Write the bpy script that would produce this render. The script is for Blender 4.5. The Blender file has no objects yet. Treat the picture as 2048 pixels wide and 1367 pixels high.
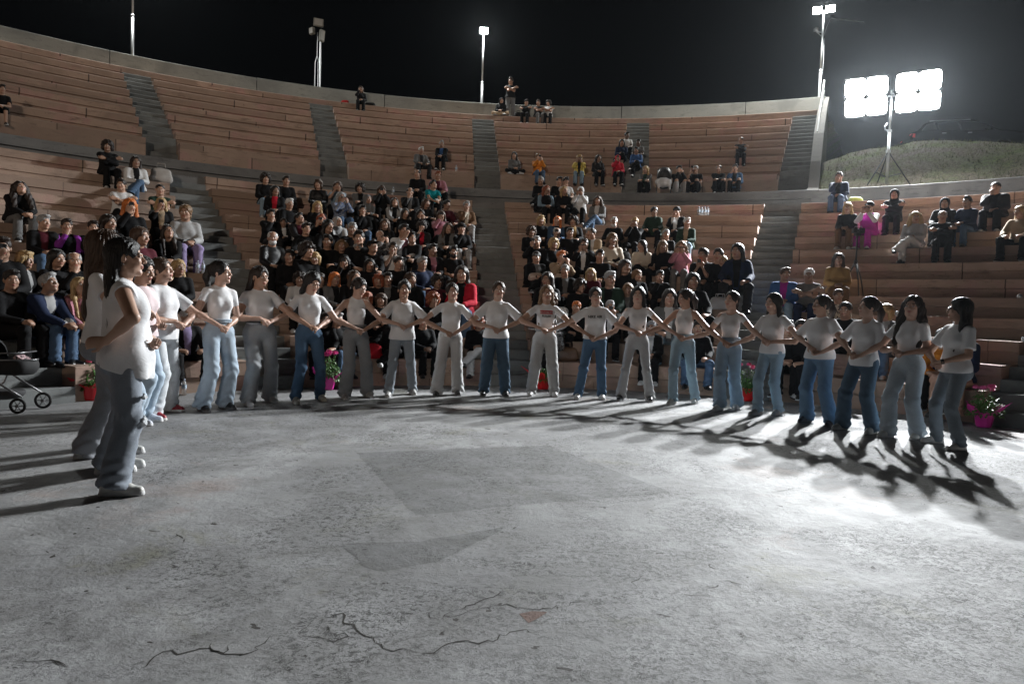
import bpy, bmesh, math, random
import numpy as np
from mathutils import Vector, Matrix

# ---------------------------------------------------------------- camera
FPX = 1411.96
CAM_H = 1.3763
PITCH = -0.05066
ROLL = 0.03307
sc = bpy.context.scene
COL = sc.collection
_R = np.array([1.0, 0, 0]); _U = np.array([0, -math.sin(PITCH), math.cos(PITCH)]); _F = np.array([0, math.cos(PITCH), math.sin(PITCH)])
CR = math.cos(ROLL) * _R + math.sin(ROLL) * _U
CU = -math.sin(ROLL) * _R + math.cos(ROLL) * _U
CF = _F
cam_d = bpy.data.cameras.new('camera')
cam_d.sensor_width = 36.0
cam_d.lens = FPX / 2048.0 * 36.0
cam_d.clip_start = 0.05
cam_d.clip_end = 900
cam = bpy.data.objects.new('camera', cam_d)
COL.objects.link(cam)
m = Matrix.Identity(4)
for i in range(3):
    m[i][0] = CR[i]; m[i][1] = CU[i]; m[i][2] = -CF[i]
m[2][3] = CAM_H
cam.matrix_world = m
sc.camera = cam

# ---------------------------------------------------------------- night sky, exposure
world = bpy.data.worlds.new('World'); sc.world = world; world.use_nodes = True
wn = world.node_tree; wn.nodes.clear()
wo = wn.nodes.new('ShaderNodeOutputWorld'); bg = wn.nodes.new('ShaderNodeBackground')
bg.inputs[0].default_value = (0.75, 0.85, 1.0, 1); bg.inputs[1].default_value = 0.0016
wn.links.new(bg.outputs[0], wo.inputs[0])
sc.view_settings.view_transform = 'Standard'
sc.view_settings.look = 'None'
sc.view_settings.gamma = 1.0
sc.view_settings.exposure = 0.12
sc.render.engine = 'CYCLES'
sc.cycles.use_denoising = True
sc.cycles.max_bounces = 6
sc.cycles.diffuse_bounces = 3
sc.cycles.glossy_bounces = 2
sc.cycles.transmission_bounces = 4
sc.cycles.volume_bounces = 0
sc.cycles.transparent_max_bounces = 6
sc.cycles.sample_clamp_indirect = 4.0

# ---------------------------------------------------------------- lamps (the floodlight stand, the rim lamp posts and an added warm fill)
def lamp_spot(name, loc, target, power, size=0.3, angle=110, blend=0.4, col=(1, 1, 1)):
    d = bpy.data.lights.new(name, 'SPOT')
    d.energy = power; d.color = col; d.shadow_soft_size = size
    d.spot_size = math.radians(angle); d.spot_blend = blend
    o = bpy.data.objects.new(name, d); COL.objects.link(o)
    o.location = loc
    o.rotation_euler = (Vector(target) - Vector(loc)).to_track_quat('-Z', 'Y').to_euler()
    return o
CX, CY = 0.7206, 4.7826               # centre of the orchestra circle
FLOOD = Vector((10.02, 19.38, 7.42))
def pol(R, az, z=0.0):
    a = math.radians(az)
    return Vector((CX + R * math.sin(a), CY + R * math.cos(a), z))
FDIR = (Vector((1.5, 4.5, 0.3)) - FLOOD).normalized()
FSIDE = FDIR.cross(Vector((0, 0, 1))).normalized()          # towards the right of someone looking along the beam
lamp_spot('floodlight_lamp', FLOOD + FSIDE * 0.62 + FDIR * 0.30, (0.5, 5, 0.3), 12500, 0.15, 110, 1.0, (0.95, 0.98, 1.0))
lamp_spot('floodlight_lamp', FLOOD - FSIDE * 0.62 + FDIR * 0.30, (1.8, 3.6, 0.3), 12500, 0.15, 110, 1.0, (0.95, 0.98, 1.0))
lamp_spot('post_lamp', pol(24.75, -5.3, 12.45), (0, 10, 0), 1300, 0.15, 170, 0.3, (0.97, 1.0, 0.97))
lamp_spot('post_lamp', pol(24.0, 25.6, 12.60), pol(18, 31, 4.0), 3200, 0.15, 172, 0.3, (0.97, 1.0, 0.97))
lamp_spot('post_lamp', pol(24.75, -35.1, 13.2), (-4, 10, 0), 1500, 0.15, 170, 0.3, (0.97, 1.0, 0.97))
lamp_spot('post_lamp', (-6.0, -13.2, 8.4), (-4, 24, 17.5), 8800, 0.3, 78, 0.95, (1.0, 0.83, 0.68))  # added fill, out of view behind the camera, brightens the upper rows
# ---------------------------------------------------------------- helpers
def tag(o, label=None, cat=None, group=None, kind=None):
    if label: o['label'] = label
    if cat: o['category'] = cat
    if group: o['group'] = group
    if kind: o['kind'] = kind
    return o
def empty(name, loc=(0, 0, 0), rz=0.0, parent=None):
    o = bpy.data.objects.new(name, None); COL.objects.link(o)
    o.location = loc; o.rotation_euler = (0, 0, rz); o.empty_display_size = 0.2
    if parent: o.parent = parent
    return o
def mesh_obj(name, verts, faces, mats, parent=None, smooth=False, midx=None):
    me = bpy.data.meshes.new(name)
    me.from_pydata([tuple(v) for v in verts], [], faces)
    if not isinstance(mats, (list, tuple)): mats = [mats]
    for mm in mats: me.materials.append(mm)
    if midx is not None: me.polygons.foreach_set('material_index', midx)
    if smooth: me.polygons.foreach_set('use_smooth', [True] * len(me.polygons))
    me.update()
    o = bpy.data.objects.new(name, me); COL.objects.link(o)
    if parent: o.parent = parent
    return o
class MB:
    """collects simple solids into one mesh"""
    def __init__(s): s.v = []; s.f = []; s.mi = []; s.m = 0
    def quadring(s, a, b, close=True):
        n = len(a)
        for i in range(n if close else n - 1):
            j = (i + 1) % n
            s.f.append((a[i], a[j], b[j], b[i])); s.mi.append(s.m)
    def add(s, vs):
        i0 = len(s.v); s.v += [tuple(v) for v in vs]; return list(range(i0, len(s.v)))
    def face(s, idx): s.f.append(tuple(idx)); s.mi.append(s.m)
    def box(s, c, d, rot=None):
        c = Vector(c); hx, hy, hz = d[0] / 2, d[1] / 2, d[2] / 2
        P = []
        for sx, sy, sz in ((-1,-1,-1),(1,-1,-1),(1,1,-1),(-1,1,-1),(-1,-1,1),(1,-1,1),(1,1,1),(-1,1,1)):
            p = Vector((sx * hx, sy * hy, sz * hz))
            if rot is not None: p = rot @ p
            P.append(c + p)
        a = s.add(P)
        for q in ((3,2,1,0),(4,5,6,7),(0,1,5,4),(1,2,6,5),(2,3,7,6),(3,0,4,7)): s.face([a[k] for k in q])
    def tube(s, pts, r, n=8, cap=True, closed=False):
        pts = [Vector(p) for p in pts]; rings = []
        if not hasattr(r, '__len__'): r = [r] * len(pts)
        prev = None
        for i, p in enumerate(pts):
            t = (pts[(i + 1) % len(pts)] if (closed or i < len(pts) - 1) else p) - (pts[i - 1] if (closed or i > 0) else p)
            t = t.normalized() if t.length > 1e-9 else Vector((0, 0, 1))
            if prev is None:
                u = t.orthogonal().normalized()
            else:
                u = (prev - t * prev.dot(t)); u = u.normalized() if u.length > 1e-6 else t.orthogonal().normalized()
            prev = u; w = t.cross(u)
            rings.append(s.add([p + (u * math.cos(2 * math.pi * k / n) + w * math.sin(2 * math.pi * k / n)) * r[i] for k in range(n)]))
        for a, b in zip(rings, rings[1:]): s.quadring(a, b)
        if closed: s.quadring(rings[-1], rings[0])
        elif cap: s.face(rings[0][::-1]); s.face(rings[-1])
    def lathe(s, prof, c=(0, 0, 0), n=16, fx=None, cap=True):
        rings = []
        for r, z in prof:
            ring = []
            for k in range(n):
                a = 2 * math.pi * k / n
                rr = r * (fx(a, z) if fx else 1.0)
                ring.append((c[0] + rr * math.cos(a), c[1] + rr * math.sin(a), c[2] + z))
            rings.append(s.add(ring))
        for a, b in zip(rings, rings[1:]): s.quadring(a, b)
        if cap: s.face(rings[0][::-1]); s.face(rings[-1])
    def build(s, name, mats, parent=None, smooth=False):
        return mesh_obj(name, s.v, s.f, mats, parent, smooth, s.mi)

def nt_new(name):
    m = bpy.data.materials.new(name); m.use_nodes = True
    nt = m.node_tree; b = nt.nodes['Principled BSDF']
    return m, nt, b
def N(nt, t, **kw):
    n = nt.nodes.new(t)
    for k, v in kw.items():
        if k.startswith('i_'): n.inputs[int(k[2:])].default_value = v
        else: setattr(n, k, v)
    return n
def mix(nt, f, a, b):
    n = nt.nodes.new('ShaderNodeMix'); n.data_type = 'RGBA'
    for s_, v in ((n.inputs[0], f), (n.inputs[6], a), (n.inputs[7], b)):
        if hasattr(v, 'links') or isinstance(v, bpy.types.NodeSocket): nt.links.new(v, s_)
        elif hasattr(v, '__len__'): s_.default_value = (v[0], v[1], v[2], 1)
        else: s_.default_value = v
    return n.outputs[2]
def ramp(nt, src, a, b):
    n = nt.nodes.new('ShaderNodeMapRange'); n.inputs[1].default_value = a; n.inputs[2].default_value = b
    nt.links.new(src, n.inputs[0]); return n.outputs[0]
def noise(nt, scale, detail=4, rough=0.55, co=None, dist=0.0):
    n = nt.nodes.new('ShaderNodeTexNoise'); n.inputs['Scale'].default_value = scale
    n.inputs['Detail'].default_value = detail; n.inputs['Roughness'].default_value = rough; n.inputs['Distortion'].default_value = dist
    if co is not None: nt.links.new(co, n.inputs['Vector'])
    return n.outputs[0]
def bump(nt, b, h, strength, dist=0.01, prev=None):
    n = nt.nodes.new('ShaderNodeBump'); n.inputs['Strength'].default_value = strength; n.inputs['Distance'].default_value = dist
    nt.links.new(h, n.inputs['Height'])
    if prev is not None: nt.links.new(prev, n.inputs['Normal'])
    nt.links.new(n.outputs[0], b.inputs['Normal']); return n.outputs[0]
def plain(name, col, rough=0.6, metal=0.0, bs=0.0, bscale=60, var=0.12):
    m, nt, b = nt_new(name)
    tc = N(nt, 'ShaderNodeTexCoord').outputs['Object']
    n1 = noise(nt, 9, 4, 0.6, tc)
    nt.links.new(mix(nt, n1, [c * (1 - var) for c in col], [min(1, c * (1 + var)) for c in col]), b.inputs['Base Color'])
    b.inputs['Roughness'].default_value = rough; b.inputs['Metallic'].default_value = metal
    if bs: bump(nt, b, noise(nt, bscale, 3, 0.6, tc), bs, 0.005)
    return m
def emis(name, col, s):
    m, nt, b = nt_new(name)
    b.inputs['Base Color'].default_value = (*[min(1, c) for c in col], 1)
    b.inputs['Emission Color'].default_value = (*col, 1); b.inputs['Emission Strength'].default_value = s
    return m

def concrete(name, c1, c2, stain=(0.12, 0.08, 0.07), pink=None, bs=0.35, joints=0.0):
    m, nt, b = nt_new(name)
    tc = N(nt, 'ShaderNodeNewGeometry').outputs['Position']
    col = mix(nt, ramp(nt, noise(nt, 0.9, 5, 0.6, tc), 0.35, 0.65), c1, c2)
    if pink:
        col = mix(nt, ramp(nt, noise(nt, 1.7, 3, 0.5, tc, 0.5), 0.52, 0.62), col, pink)
    mp = N(nt, 'ShaderNodeMapping'); mp.inputs['Scale'].default_value = (1.0, 1.0, 5.0); nt.links.new(tc, mp.inputs[0])
    st = noise(nt, 2.2, 8, 0.68, mp.outputs[0])
    col = mix(nt, ramp(nt, st, 0.54, 0.74), col, stain)
    st2 = noise(nt, 14, 6, 0.7, tc)
    col = mix(nt, ramp(nt, st2, 0.60, 0.78), col, [c * 0.45 for c in stain])
    if joints:
        sx = N(nt, 'ShaderNodeSeparateXYZ'); nt.links.new(tc, sx.inputs[0])
        def mth(op, a, c):
            q = N(nt, 'ShaderNodeMath', operation=op)
            for s_, v in ((q.inputs[0], a), (q.inputs[1], c)):
                if isinstance(v, (int, float)): s_.default_value = v
                else: nt.links.new(v, s_)
            return q.outputs[0]
        ang = mth('ARCTAN2', mth('SUBTRACT', sx.outputs[0], 0.7206), mth('SUBTRACT', sx.outputs[1], 4.7826))
        rowi = mth('FLOOR', mth('DIVIDE', mth('ADD', sx.outputs[2], 0.21), 0.3308), 0)
        fr = mth('FRACT', mth('ADD', mth('MULTIPLY', ang, joints), mth('MULTIPLY', rowi, 0.377)), 0)
        seam = ramp(nt, mth('ABSOLUTE', mth('SUBTRACT', fr, 0.5), 0), 0.006, 0.003)
        col = mix(nt, seam, col, [c * .5 for c in stain])
        blockv = N(nt, 'ShaderNodeTexWhiteNoise'); blockv.noise_dimensions = '2D'
        cxy = N(nt, 'ShaderNodeCombineXYZ'); nt.links.new(mth('FLOOR', mth('ADD', mth('ADD', mth('MULTIPLY', ang, joints), mth('MULTIPLY', rowi, 0.377)), 0.5), 0), cxy.inputs[0]); nt.links.new(rowi, cxy.inputs[1]); nt.links.new(cxy.outputs[0], blockv.inputs[0])
        col = mix(nt, ramp(nt, blockv.outputs['Value'], 0.35, 1.25), col, [c * .70 for c in c2])
    blot = noise(nt, 0.55, 3, 0.6, tc, 1.2)
    col = mix(nt, ramp(nt, blot, 0.50, 0.66), col, [c * .78 for c in c2])
    nt.links.new(col, b.inputs['Base Color'])
    b.inputs['Roughness'].default_value = 0.82
    h = noise(nt, 45, 6, 0.7, tc)
    bump(nt, b, h, bs, 0.012)
    return m
M = {}
M['bench'] = concrete('weathered_pink_concrete', (0.40, 0.285, 0.22), (0.33, 0.235, 0.18), (0.12, 0.08, 0.062), pink=(0.38, 0.235, 0.20), joints=5.2)
M['stair'] = concrete('grey_step_concrete', (0.19, 0.20, 0.195), (0.14, 0.147, 0.145), (0.06, 0.06, 0.06))
M['rim'] = concrete('grey_wall_concrete', (0.24, 0.245, 0.22), (0.20, 0.205, 0.19), (0.11, 0.11, 0.10))
M['aisle'] = concrete('aisle_concrete', (0.20, 0.20, 0.195), (0.15, 0.15, 0.15), (0.07, 0.07, 0.07))
M['steel'] = plain('galvanised_steel', (0.45, 0.46, 0.47), 0.42, 0.75)
M['darksteel'] = plain('dark_metal', (0.04, 0.04, 0.042), 0.4, 0.6)
M['black'] = plain('black_plastic', (0.015, 0.015, 0.016), 0.45)
M['white_rail'] = plain('white_painted_rail', (0.75, 0.76, 0.76), 0.4)

# ---------------------------------------------------------------- orchestra floor
def floor_material(name='cracked_cement_floor', k=1.0):
    m, nt, b = nt_new(name)
    tc = N(nt, 'ShaderNodeNewGeometry').outputs['Position']
    def mulv(a, c):
        q = N(nt, 'ShaderNodeMath', operation='MULTIPLY')
        nt.links.new(a, q.inputs[0])
        if isinstance(c, float): q.inputs[1].default_value = c
        else: nt.links.new(c, q.inputs[1])
        return q.outputs[0]
    base = mix(nt, ramp(nt, noise(nt, 0.35, 5, 0.6, tc, 0.8), 0.38, 0.62), (0.40, 0.40, 0.404), (0.22, 0.22, 0.225))
    base = mix(nt, ramp(nt, noise(nt, 2.3, 8, 0.72, tc, 0.4), 0.40, 0.64), base, (0.205, 0.203, 0.20))
    # smooth skim-coated areas with irregular outlines
    nz = N(nt, 'ShaderNodeTexNoise'); nz.inputs['Scale'].default_value = 1.1; nz.inputs['Detail'].default_value = 7; nz.inputs['Roughness'].default_value = .65; nt.links.new(tc, nz.inputs['Vector'])
    sc_ = N(nt, 'ShaderNodeVectorMath', operation='SCALE'); sc_.inputs['Scale'].default_value = 0.9; nt.links.new(nz.outputs['Color'], sc_.inputs[0])
    wp = N(nt, 'ShaderNodeVectorMath', operation='ADD'); nt.links.new(tc, wp.inputs[0]); nt.links.new(sc_.outputs[0], wp.inputs[1])
    sm_ = ramp(nt, noise(nt, 0.55, 4, 0.6, wp.outputs[0]), 0.50, 0.60)
    base = mix(nt, mulv(sm_, .25), base, (0.29, 0.292, 0.295))
    base = mix(nt, mulv(ramp(nt, noise(nt, 0.9, 7, 0.72, tc, 0.5), 0.57, 0.68), .55), base, (0.20, 0.195, 0.13))
    base = mix(nt, mulv(ramp(nt, noise(nt, 0.5, 6, 0.65, wp.outputs[0]), 0.60, 0.70), .6), base, (0.33, 0.25, 0.215))
    # chipped, pitted areas: dark flecks
    rough_area = ramp(nt, noise(nt, 0.7, 8, 0.78, tc, 1.0), 0.42, 0.60)
    f1 = ramp(nt, noise(nt, 24, 7, 0.82, tc, .5), 0.53, 0.56)
    f2 = ramp(nt, noise(nt, 75, 4, 0.75, tc), 0.55, 0.59)
    mx = N(nt, 'ShaderNodeMath', operation='MAXIMUM'); nt.links.new(f1, mx.inputs[0]); nt.links.new(mulv(f2, .7), mx.inputs[1])
    inv_s = N(nt, 'ShaderNodeMath', operation='SUBTRACT'); inv_s.inputs[0].default_value = 1; nt.links.new(sm_, inv_s.inputs[1])
    pits = mulv(mulv(mx.outputs[0], rough_area), inv_s.outputs[0])
    base = mix(nt, mulv(pits, .95), base, (0.035, 0.034, 0.032))
    sp = ramp(nt, noise(nt, 10, 3, 0.5, tc, .6), 0.70, 0.712)
    base = mix(nt, sp, base, (0.045, 0.04, 0.036))
    if k != 1.0:
        vs = N(nt, 'ShaderNodeVectorMath', operation='SCALE'); vs.inputs['Scale'].default_value = k; nt.links.new(base, vs.inputs[0]); base = vs.outputs[0]
    nt.links.new(base, b.inputs['Base Color'])
    rr = N(nt, 'ShaderNodeMapRange'); rr.inputs[3].default_value = 0.58; rr.inputs[4].default_value = 0.80
    nt.links.new(noise(nt, 4, 5, 0.65, tc), rr.inputs[0]); nt.links.new(rr.outputs[0], b.inputs['Roughness'])
    b.inputs['Specular IOR Level'].default_value = 0.28
    h1 = noise(nt, 55, 6, 0.7, tc); h0 = noise(nt, 14, 6, 0.65, tc, .3)
    sub = N(nt, 'ShaderNodeMath', operation='SUBTRACT'); nt.links.new(h0, sub.inputs[0]); nt.links.new(mulv(pits, .8), sub.inputs[1])
    p = bump(nt, b, sub.outputs[0], 0.55, 0.014)
    bs = N(nt, 'ShaderNodeBump'); bs.inputs['Distance'].default_value = 0.006; bs.inputs['Strength'].default_value = .6
    nt.links.new(h1, bs.inputs['Height']); nt.links.new(p, bs.inputs['Normal']); nt.links.new(bs.outputs[0], b.inputs['Normal'])
    return m
M['floor'] = floor_material()
gm = MB()
prev = None
for r in (0.01, 2, 4, 6, 7.9, 20, 60, 250, 420):
    ring = gm.add([(CX + r * math.sin(2 * math.pi * k / 72), CY + r * math.cos(2 * math.pi * k / 72), 0) for k in range(72)])
    if prev is None: gm.face(ring[::-1])
    else: gm.quadring(ring, prev)
    prev = ring
fl = gm.build('ground', M['floor']); tag(fl, kind='structure')

# repair patches lying on the floor, each a thin skim of cement
def skim(name, pts, mat, h=0.0009, parent=None):
    g = MB(); rnd = random.Random(len(pts) * 7 + 1)
    out = []
    for i, p in enumerate(pts):
        q = pts[(i + 1) % len(pts)]
        L = math.hypot(q[0] - p[0], q[1] - p[1]); n = max(1, int(L / 0.07))
        for k in range(n):
            t = k / n; out.append((p[0] + (q[0] - p[0]) * t + rnd.uniform(-.012, .012), p[1] + (q[1] - p[1]) * t + rnd.uniform(-.006, .006)))
    cx = sum(p[0] for p in out) / len(out); cy = sum(p[1] for p in out) / len(out)
    top = g.add([(x, y, h) for x, y in out]); c = g.add([(cx, cy, h)])[0]
    for i in range(len(top)): g.face((c, top[i], top[(i + 1) % len(top)]))
    o = g.build(name, mat, parent); tag(o, kind='structure'); return o
M['patch'] = floor_material('worn_cement_patch', 0.74)
skim('cement_patch', [(-1.384, 6.354), (-0.592, 4.522), (0.35, 4.95), (1.258, 5.308), (0.389, 6.999)], M['patch'])
M['patch2'] = floor_material('dark_worn_patch', 0.70)
skim('cement_patch', [(-0.93, 3.95), (-0.5, 4.02), (0.0, 4.35), (-0.12, 4.12), (-0.35, 3.72), (-0.62, 3.55), (-0.75, 3.62)], M['patch2'])
# open cracks: dark ribbons of uneven width
M['crack'] = plain('crack_dirt', (0.035, 0.03, 0.026), 0.95)
def pixfloor(u, v, z=0.0):
    d = CF + CR * (u - 1024) / FPX - CU * (v - 683.5) / FPX
    t = (z - CAM_H) / d[2]
    return (d[0] * t, d[1] * t)
def crack(px, w=0.008, seed=1):
    rnd = random.Random(seed); P = [Vector(pixfloor(*p)) for p in px]
    pts = []
    for a, b in zip(P, P[1:]):
        n = max(1, int((b - a).length / 0.028))
        for k in range(n): pts.append(a.lerp(b, k / n) + Vector((rnd.gauss(0, .011), rnd.gauss(0, .011))))
    pts.append(P[-1]); g = MB(); L = []; R_ = []
    for i, p in enumerate(pts):
        t = (pts[min(i + 1, len(pts) - 1)] - pts[max(i - 1, 0)]).normalized(); nrm = Vector((-t.y, t.x))
        ww = w * 1.25 * rnd.uniform(0.15, 1.2) * min(1, (i + .2) / 4, (len(pts) - i - .8) / 4 + .05)
        L.append((*(p + nrm * ww), 0.0014)); R_.append((*(p - nrm * ww), 0.0014))
    a = g.add(L); b = g.add(R_); g.quadring(b, a, False)
    o = g.build('crack', M['crack']); tag(o, kind='structure')
crack([(265,1345),(330,1302),(420,1296),(440,1306),(500,1310),(515,1288),(548,1274),(560,1276)], 0.004, 2)
crack([(420,1287),(425,1300),(445,1308),(455,1290)], 0.006, 3)
crack([(600,1272),(650,1276),(668,1282),(695,1273),(660,1262),(655,1250)], 0.004, 4)
crack([(593,1232),(615,1245),(602,1258),(600,1272)], 0.003, 5)
crack([(630,1238),(690,1228),(688,1240),(720,1262),(738,1277),(780,1300),(850,1303),(890,1290),(912,1280),(960,1287),(985,1282),(1024,1265),(1080,1262)], 0.004, 6)
crack([(880,1242),(900,1222),(940,1213),(975,1195),(1024,1180)], 0.004, 7)
crack([(880,1240),(930,1225),(990,1210),(1050,1218),(1110,1215),(1160,1205),(1230,1200)], 0.003, 8)
crack([(1255,1185),(1270,1175),(1268,1163),(1285,1150)], 0.004, 9)
crack([(1368,1188),(1385,1190),(1403,1190)], 0.009, 10)
crack([(1437,1162),(1455,1160),(1484,1168)], 0.010, 11)
crack([(1480,1343),(1500,1345)], 0.007, 12)
M['hole'] = concrete('chipped_red_mortar', (0.20, 0.11, 0.08), (0.12, 0.075, 0.06), (0.04, 0.03, 0.03), bs=0.8)
crack([(705,1195),(690,1210),(700,1228)], .003, 21); crack([(845,1215),(862,1232),(880,1240)], .003, 22); crack([(30,1320),(95,1322),(140,1330),(95,1322),(60,1345)], .003, 23); crack([(610,1180),(660,1186),(720,1188)], .002, 24); crack([(1160,905+120),(1200,1020),(1240,1032)], .002, 25); crack([(1540,985),(1590,975),(1620,985)], .002, 26); crack([(0,1178),(20,1180),(35,1172)], .006, 27); crack([(340,1080),(355,1068),(368,1082),(350,1088)], .005, 28)
skim('chipped_hole', [pixfloor(*p) for p in ((1040,1228),(1060,1222),(1092,1224),(1082,1236),(1060,1246))], M['hole'], 0.0012)

# ---------------------------------------------------------------- amphitheatre
RL, DRL, DZL, ZL0 = 7.3047, 0.5931, 0.3308, 0.4443
RU, DRU, DZU, ZU = 18.0158, 0.6633, 0.4031, 5.5748
RW, ZW = 15.8972, 4.7339
RT, ZT = 24.5768, 9.6069
NL, NU = 12, 9
def zl(k): return ZL0 + DZL * k
def rl(k): return RL + DRL * k
def zu(k): return ZU + DZU * k
def ru(k): return RU + DRU * k
theatre = empty('amphitheatre', (CX, CY, 0))
tag(theatre, 'curved open-air theatre of pinkish concrete benches with grey stairs and rim wall', 'amphitheatre')
def lp(R, a, z): return (R * math.sin(a), R * math.cos(a), z)
def arc_solid(g, prof, a0f, a1f, step=1.5, caps=True):
    """sweep profile [(R,z)...] (closed loop) along azimuth; a0f/a1f give the end angle (rad) at radius R"""
    n = max(2, int(math.degrees(a1f(prof[0][0]) - a0f(prof[0][0])) / step))
    rings = []
    for i in range(n + 1):
        t = i / n
        rings.append(g.add([lp(R, a0f(R) * (1 - t) + a1f(R) * t, z) for R, z in prof]))
    for a, b in zip(rings, rings[1:]): g.quadring(b, a)
    if caps: g.face(rings[0]); g.face(rings[-1][::-1])
HWID = 0.425
def edge(az, side):
    a = math.radians(az)
    return (lambda R: a + side * math.asin(min(0.9, HWID / R)))
def const(az):
    a = math.radians(az); return lambda R: a
LST = [-60.5, -36.1, -6.0, 24.6, 53.6, 84.0]          # lower stairs, azimuths
UST = [-50.2, -35.3, -20.4, -5.3, 9.6, 24.45]         # upper stairs
lower_bounds = [(const(-104), edge(LST[0], -1))] + [(edge(LST[i], 1), edge(LST[i + 1], -1)) for i in range(5)] + [(edge(LST[5], 1), const(104))]
for bi, (a0, a1) in enumerate(lower_bounds):
    blk = empty('seating_block', parent=theatre)
    rb = random.Random(bi)
    for k in range(NL):
        R0, R1 = rl(k), rl(k + 1) if k < NL - 1 else 14.46
        z1 = zl(k); z0 = zl(k - 1) if k else -0.02
        h = z1 - z0
        j = rb.uniform(-.006, .006)
        prof = [(R0 + .035, z0 - .02), (R0 + .035, z1 - h * .5), (R0 + j, z1 - h * .47), (R0 + j, z1 - .012), (R0 + j + .012, z1), (R1 + .03, z1), (R1 + .03, z0 - .02)]
        g = MB(); arc_solid(g, prof, a0, a1)
        for q in range(len(g.v)):
            x_, y_, z_ = g.v[q]; n_ = .006 * math.sin(x_ * 5.1 + k) * math.sin(y_ * 4.3 + 2 * k); g.v[q] = (x_, y_, z_ + (n_ if z_ > z1 - .05 else 0))
        g.build('bench', M['bench'], blk)
def stairs(az, R0, dR, zs, n_sub, name='staircase', wid=HWID):
    """zs: list of (R_front, z_top) for each bench row; builds n_sub steps per row"""
    g = MB(); a0 = (lambda R: math.radians(az) - math.asin(wid / R)); a1 = (lambda R: math.radians(az) + math.asin(wid / R))
    for (Ra, za), (Rb, zb) in zip(zs, zs[1:]):
        for s_ in range(n_sub):
            Rs = Ra + (Rb - Ra) * s_ / n_sub; Re = Ra + (Rb - Ra) * (s_ + 1) / n_sub
            z = za + (zb - za) * (s_ + 1) / n_sub - 0.025
            arc_solid(g, [(Rs, -0.02), (Rs, z - .01), (Rs + .01, z), (Re + .002, z), (Re + .002, -0.02)], a0, a1, 3)
    return g.build(name, M['stair'], theatre)
for az in LST:
    zs = [(RL, 0.0)] + [(rl(k + 1), zl(k)) for k in range(NL)]
    stairs(az, RL, DRL, zs, 2)
# walkway below the upper tier and its curb
g = MB(); arc_solid(g, [(13.9, 3.6), (13.9, zl(11) - .03), (RW + .10, zl(11) - .03), (RW + .10, 3.6)], const(-104), const(104), 1.5)
g.build('walkway', M['aisle'], theatre)
g = MB(); arc_solid(g, [(RW + .09, zl(11) - .1), (RW + .09, ZW - .24), (RW, ZW - .23), (RW, ZW - .012), (RW + .012, ZW), (18.3, ZW), (18.3, zl(11) - .1)], const(-104), const(26.6), 1.5)
g.build('upper_walkway', M['aisle'], theatre)
g = MB(); arc_solid(g, [(RW + .002, zl(11) - .1), (RW + .002, ZW - .012), (RW + .014, ZW - .001), (RW + .30, ZW - .001), (RW + .30, zl(11) - .1)], const(26.6), const(104), 1.5)
g.build('parapet', M['aisle'], theatre)
upper_bounds = [(const(-104), edge(UST[0], -1))] + [(edge(UST[i], 1), edge(UST[i + 1], -1)) for i in range(5)]
for bi, (a0, a1) in enumerate(upper_bounds):
    blk = empty('seating_block', parent=theatre)
    for k in range(NU):
        R0, R1 = ru(k), (ru(k + 1) if k < NU - 1 else RT)
        z1 = zu(k); z0 = zu(k - 1) if k else ZW - .02
        h = z1 - z0
        if k == 0: prof = [(R0, z0), (R0, z1 - .012), (R0 + .012, z1), (R1 + .03, z1), (R1 + .03, z0)]
        else: prof = [(R0 + .05, z0 - .02), (R0 + .05, z1 - h * .5), (R0, z1 - h * .47), (R0, z1 - .012), (R0 + .012, z1), (R1 + .03, z1), (R1 + .03, z0 - .02)]
        if k == NU - 1:
            if bi == len(upper_bounds) - 1: a1x = const(26.0)
            else: a1x = const(UST[bi])
            a0x = const(UST[bi - 1]) if bi else a0
            g = MB(); arc_solid(g, prof, a0x, a1x); g.build('bench', M['bench'], blk); continue
        g = MB(); arc_solid(g, prof, a0, a1); g.build('bench', M['bench'], blk)
for az in UST:
    zs = [(RU - 0.45, ZW), (RU + .0, ZW + .42), (RU + DRU * .5, zu(0))] + [(ru(k) - .02, zu(k)) for k in range(1, NU)]
    g = MB(); a0 = (lambda R, az=az: math.radians(az) - math.asin(HWID / R)); a1 = (lambda R, az=az: math.radians(az) + math.asin(HWID / R))
    steps = [(RU + .02, ZW + .28), (RU + .30, ZW + .56)]
    for k in range(NU - 1):
        za = zu(k); zb = zu(k + 1)
        steps += [(ru(k) + DRU * .5 if k else RU + .52, za + .0), (ru(k + 1) - .02 if 0 else ru(k) + DRU * .95, (za + zb) / 2)]
    steps = steps[:-1] + [(ru(NU - 2) + DRU * .75, (zu(NU - 2) + zu(NU - 1)) / 2 - .03)]
    for i, (Rs, z) in enumerate(steps):
        Re = steps[i + 1][0] if i + 1 < len(steps) else ru(NU - 1) + .1
        arc_solid(g, [(Rs, 4.3), (Rs, z - .01), (Rs + .01, z), (Re + .01, z), (Re + .01, 4.3)], a0, a1, 3)
    g.build('staircase', M['stair'], theatre)
# rim wall, in cast lengths
wa = -104.0; rr = random.Random(3)
segs = []
while wa < 25.9:
    L = 11.2; segs.append((wa, min(wa + L, 25.9))); wa += L
for i, (p, q) in enumerate(segs):
    if q - p < 1: continue
    g = MB(); dz = rr.uniform(-.006, .006)
    arc_solid(g, [(RT, ZT - .9 - .1), (RT, ZT - .012 + dz), (RT + .012, ZT + dz), (RT + .3, ZT + dz), (RT + .3, 8.0)], const(p + .03), const(q - .03), 1.5)
    g.build('rim_wall', M['rim'], theatre)
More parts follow.
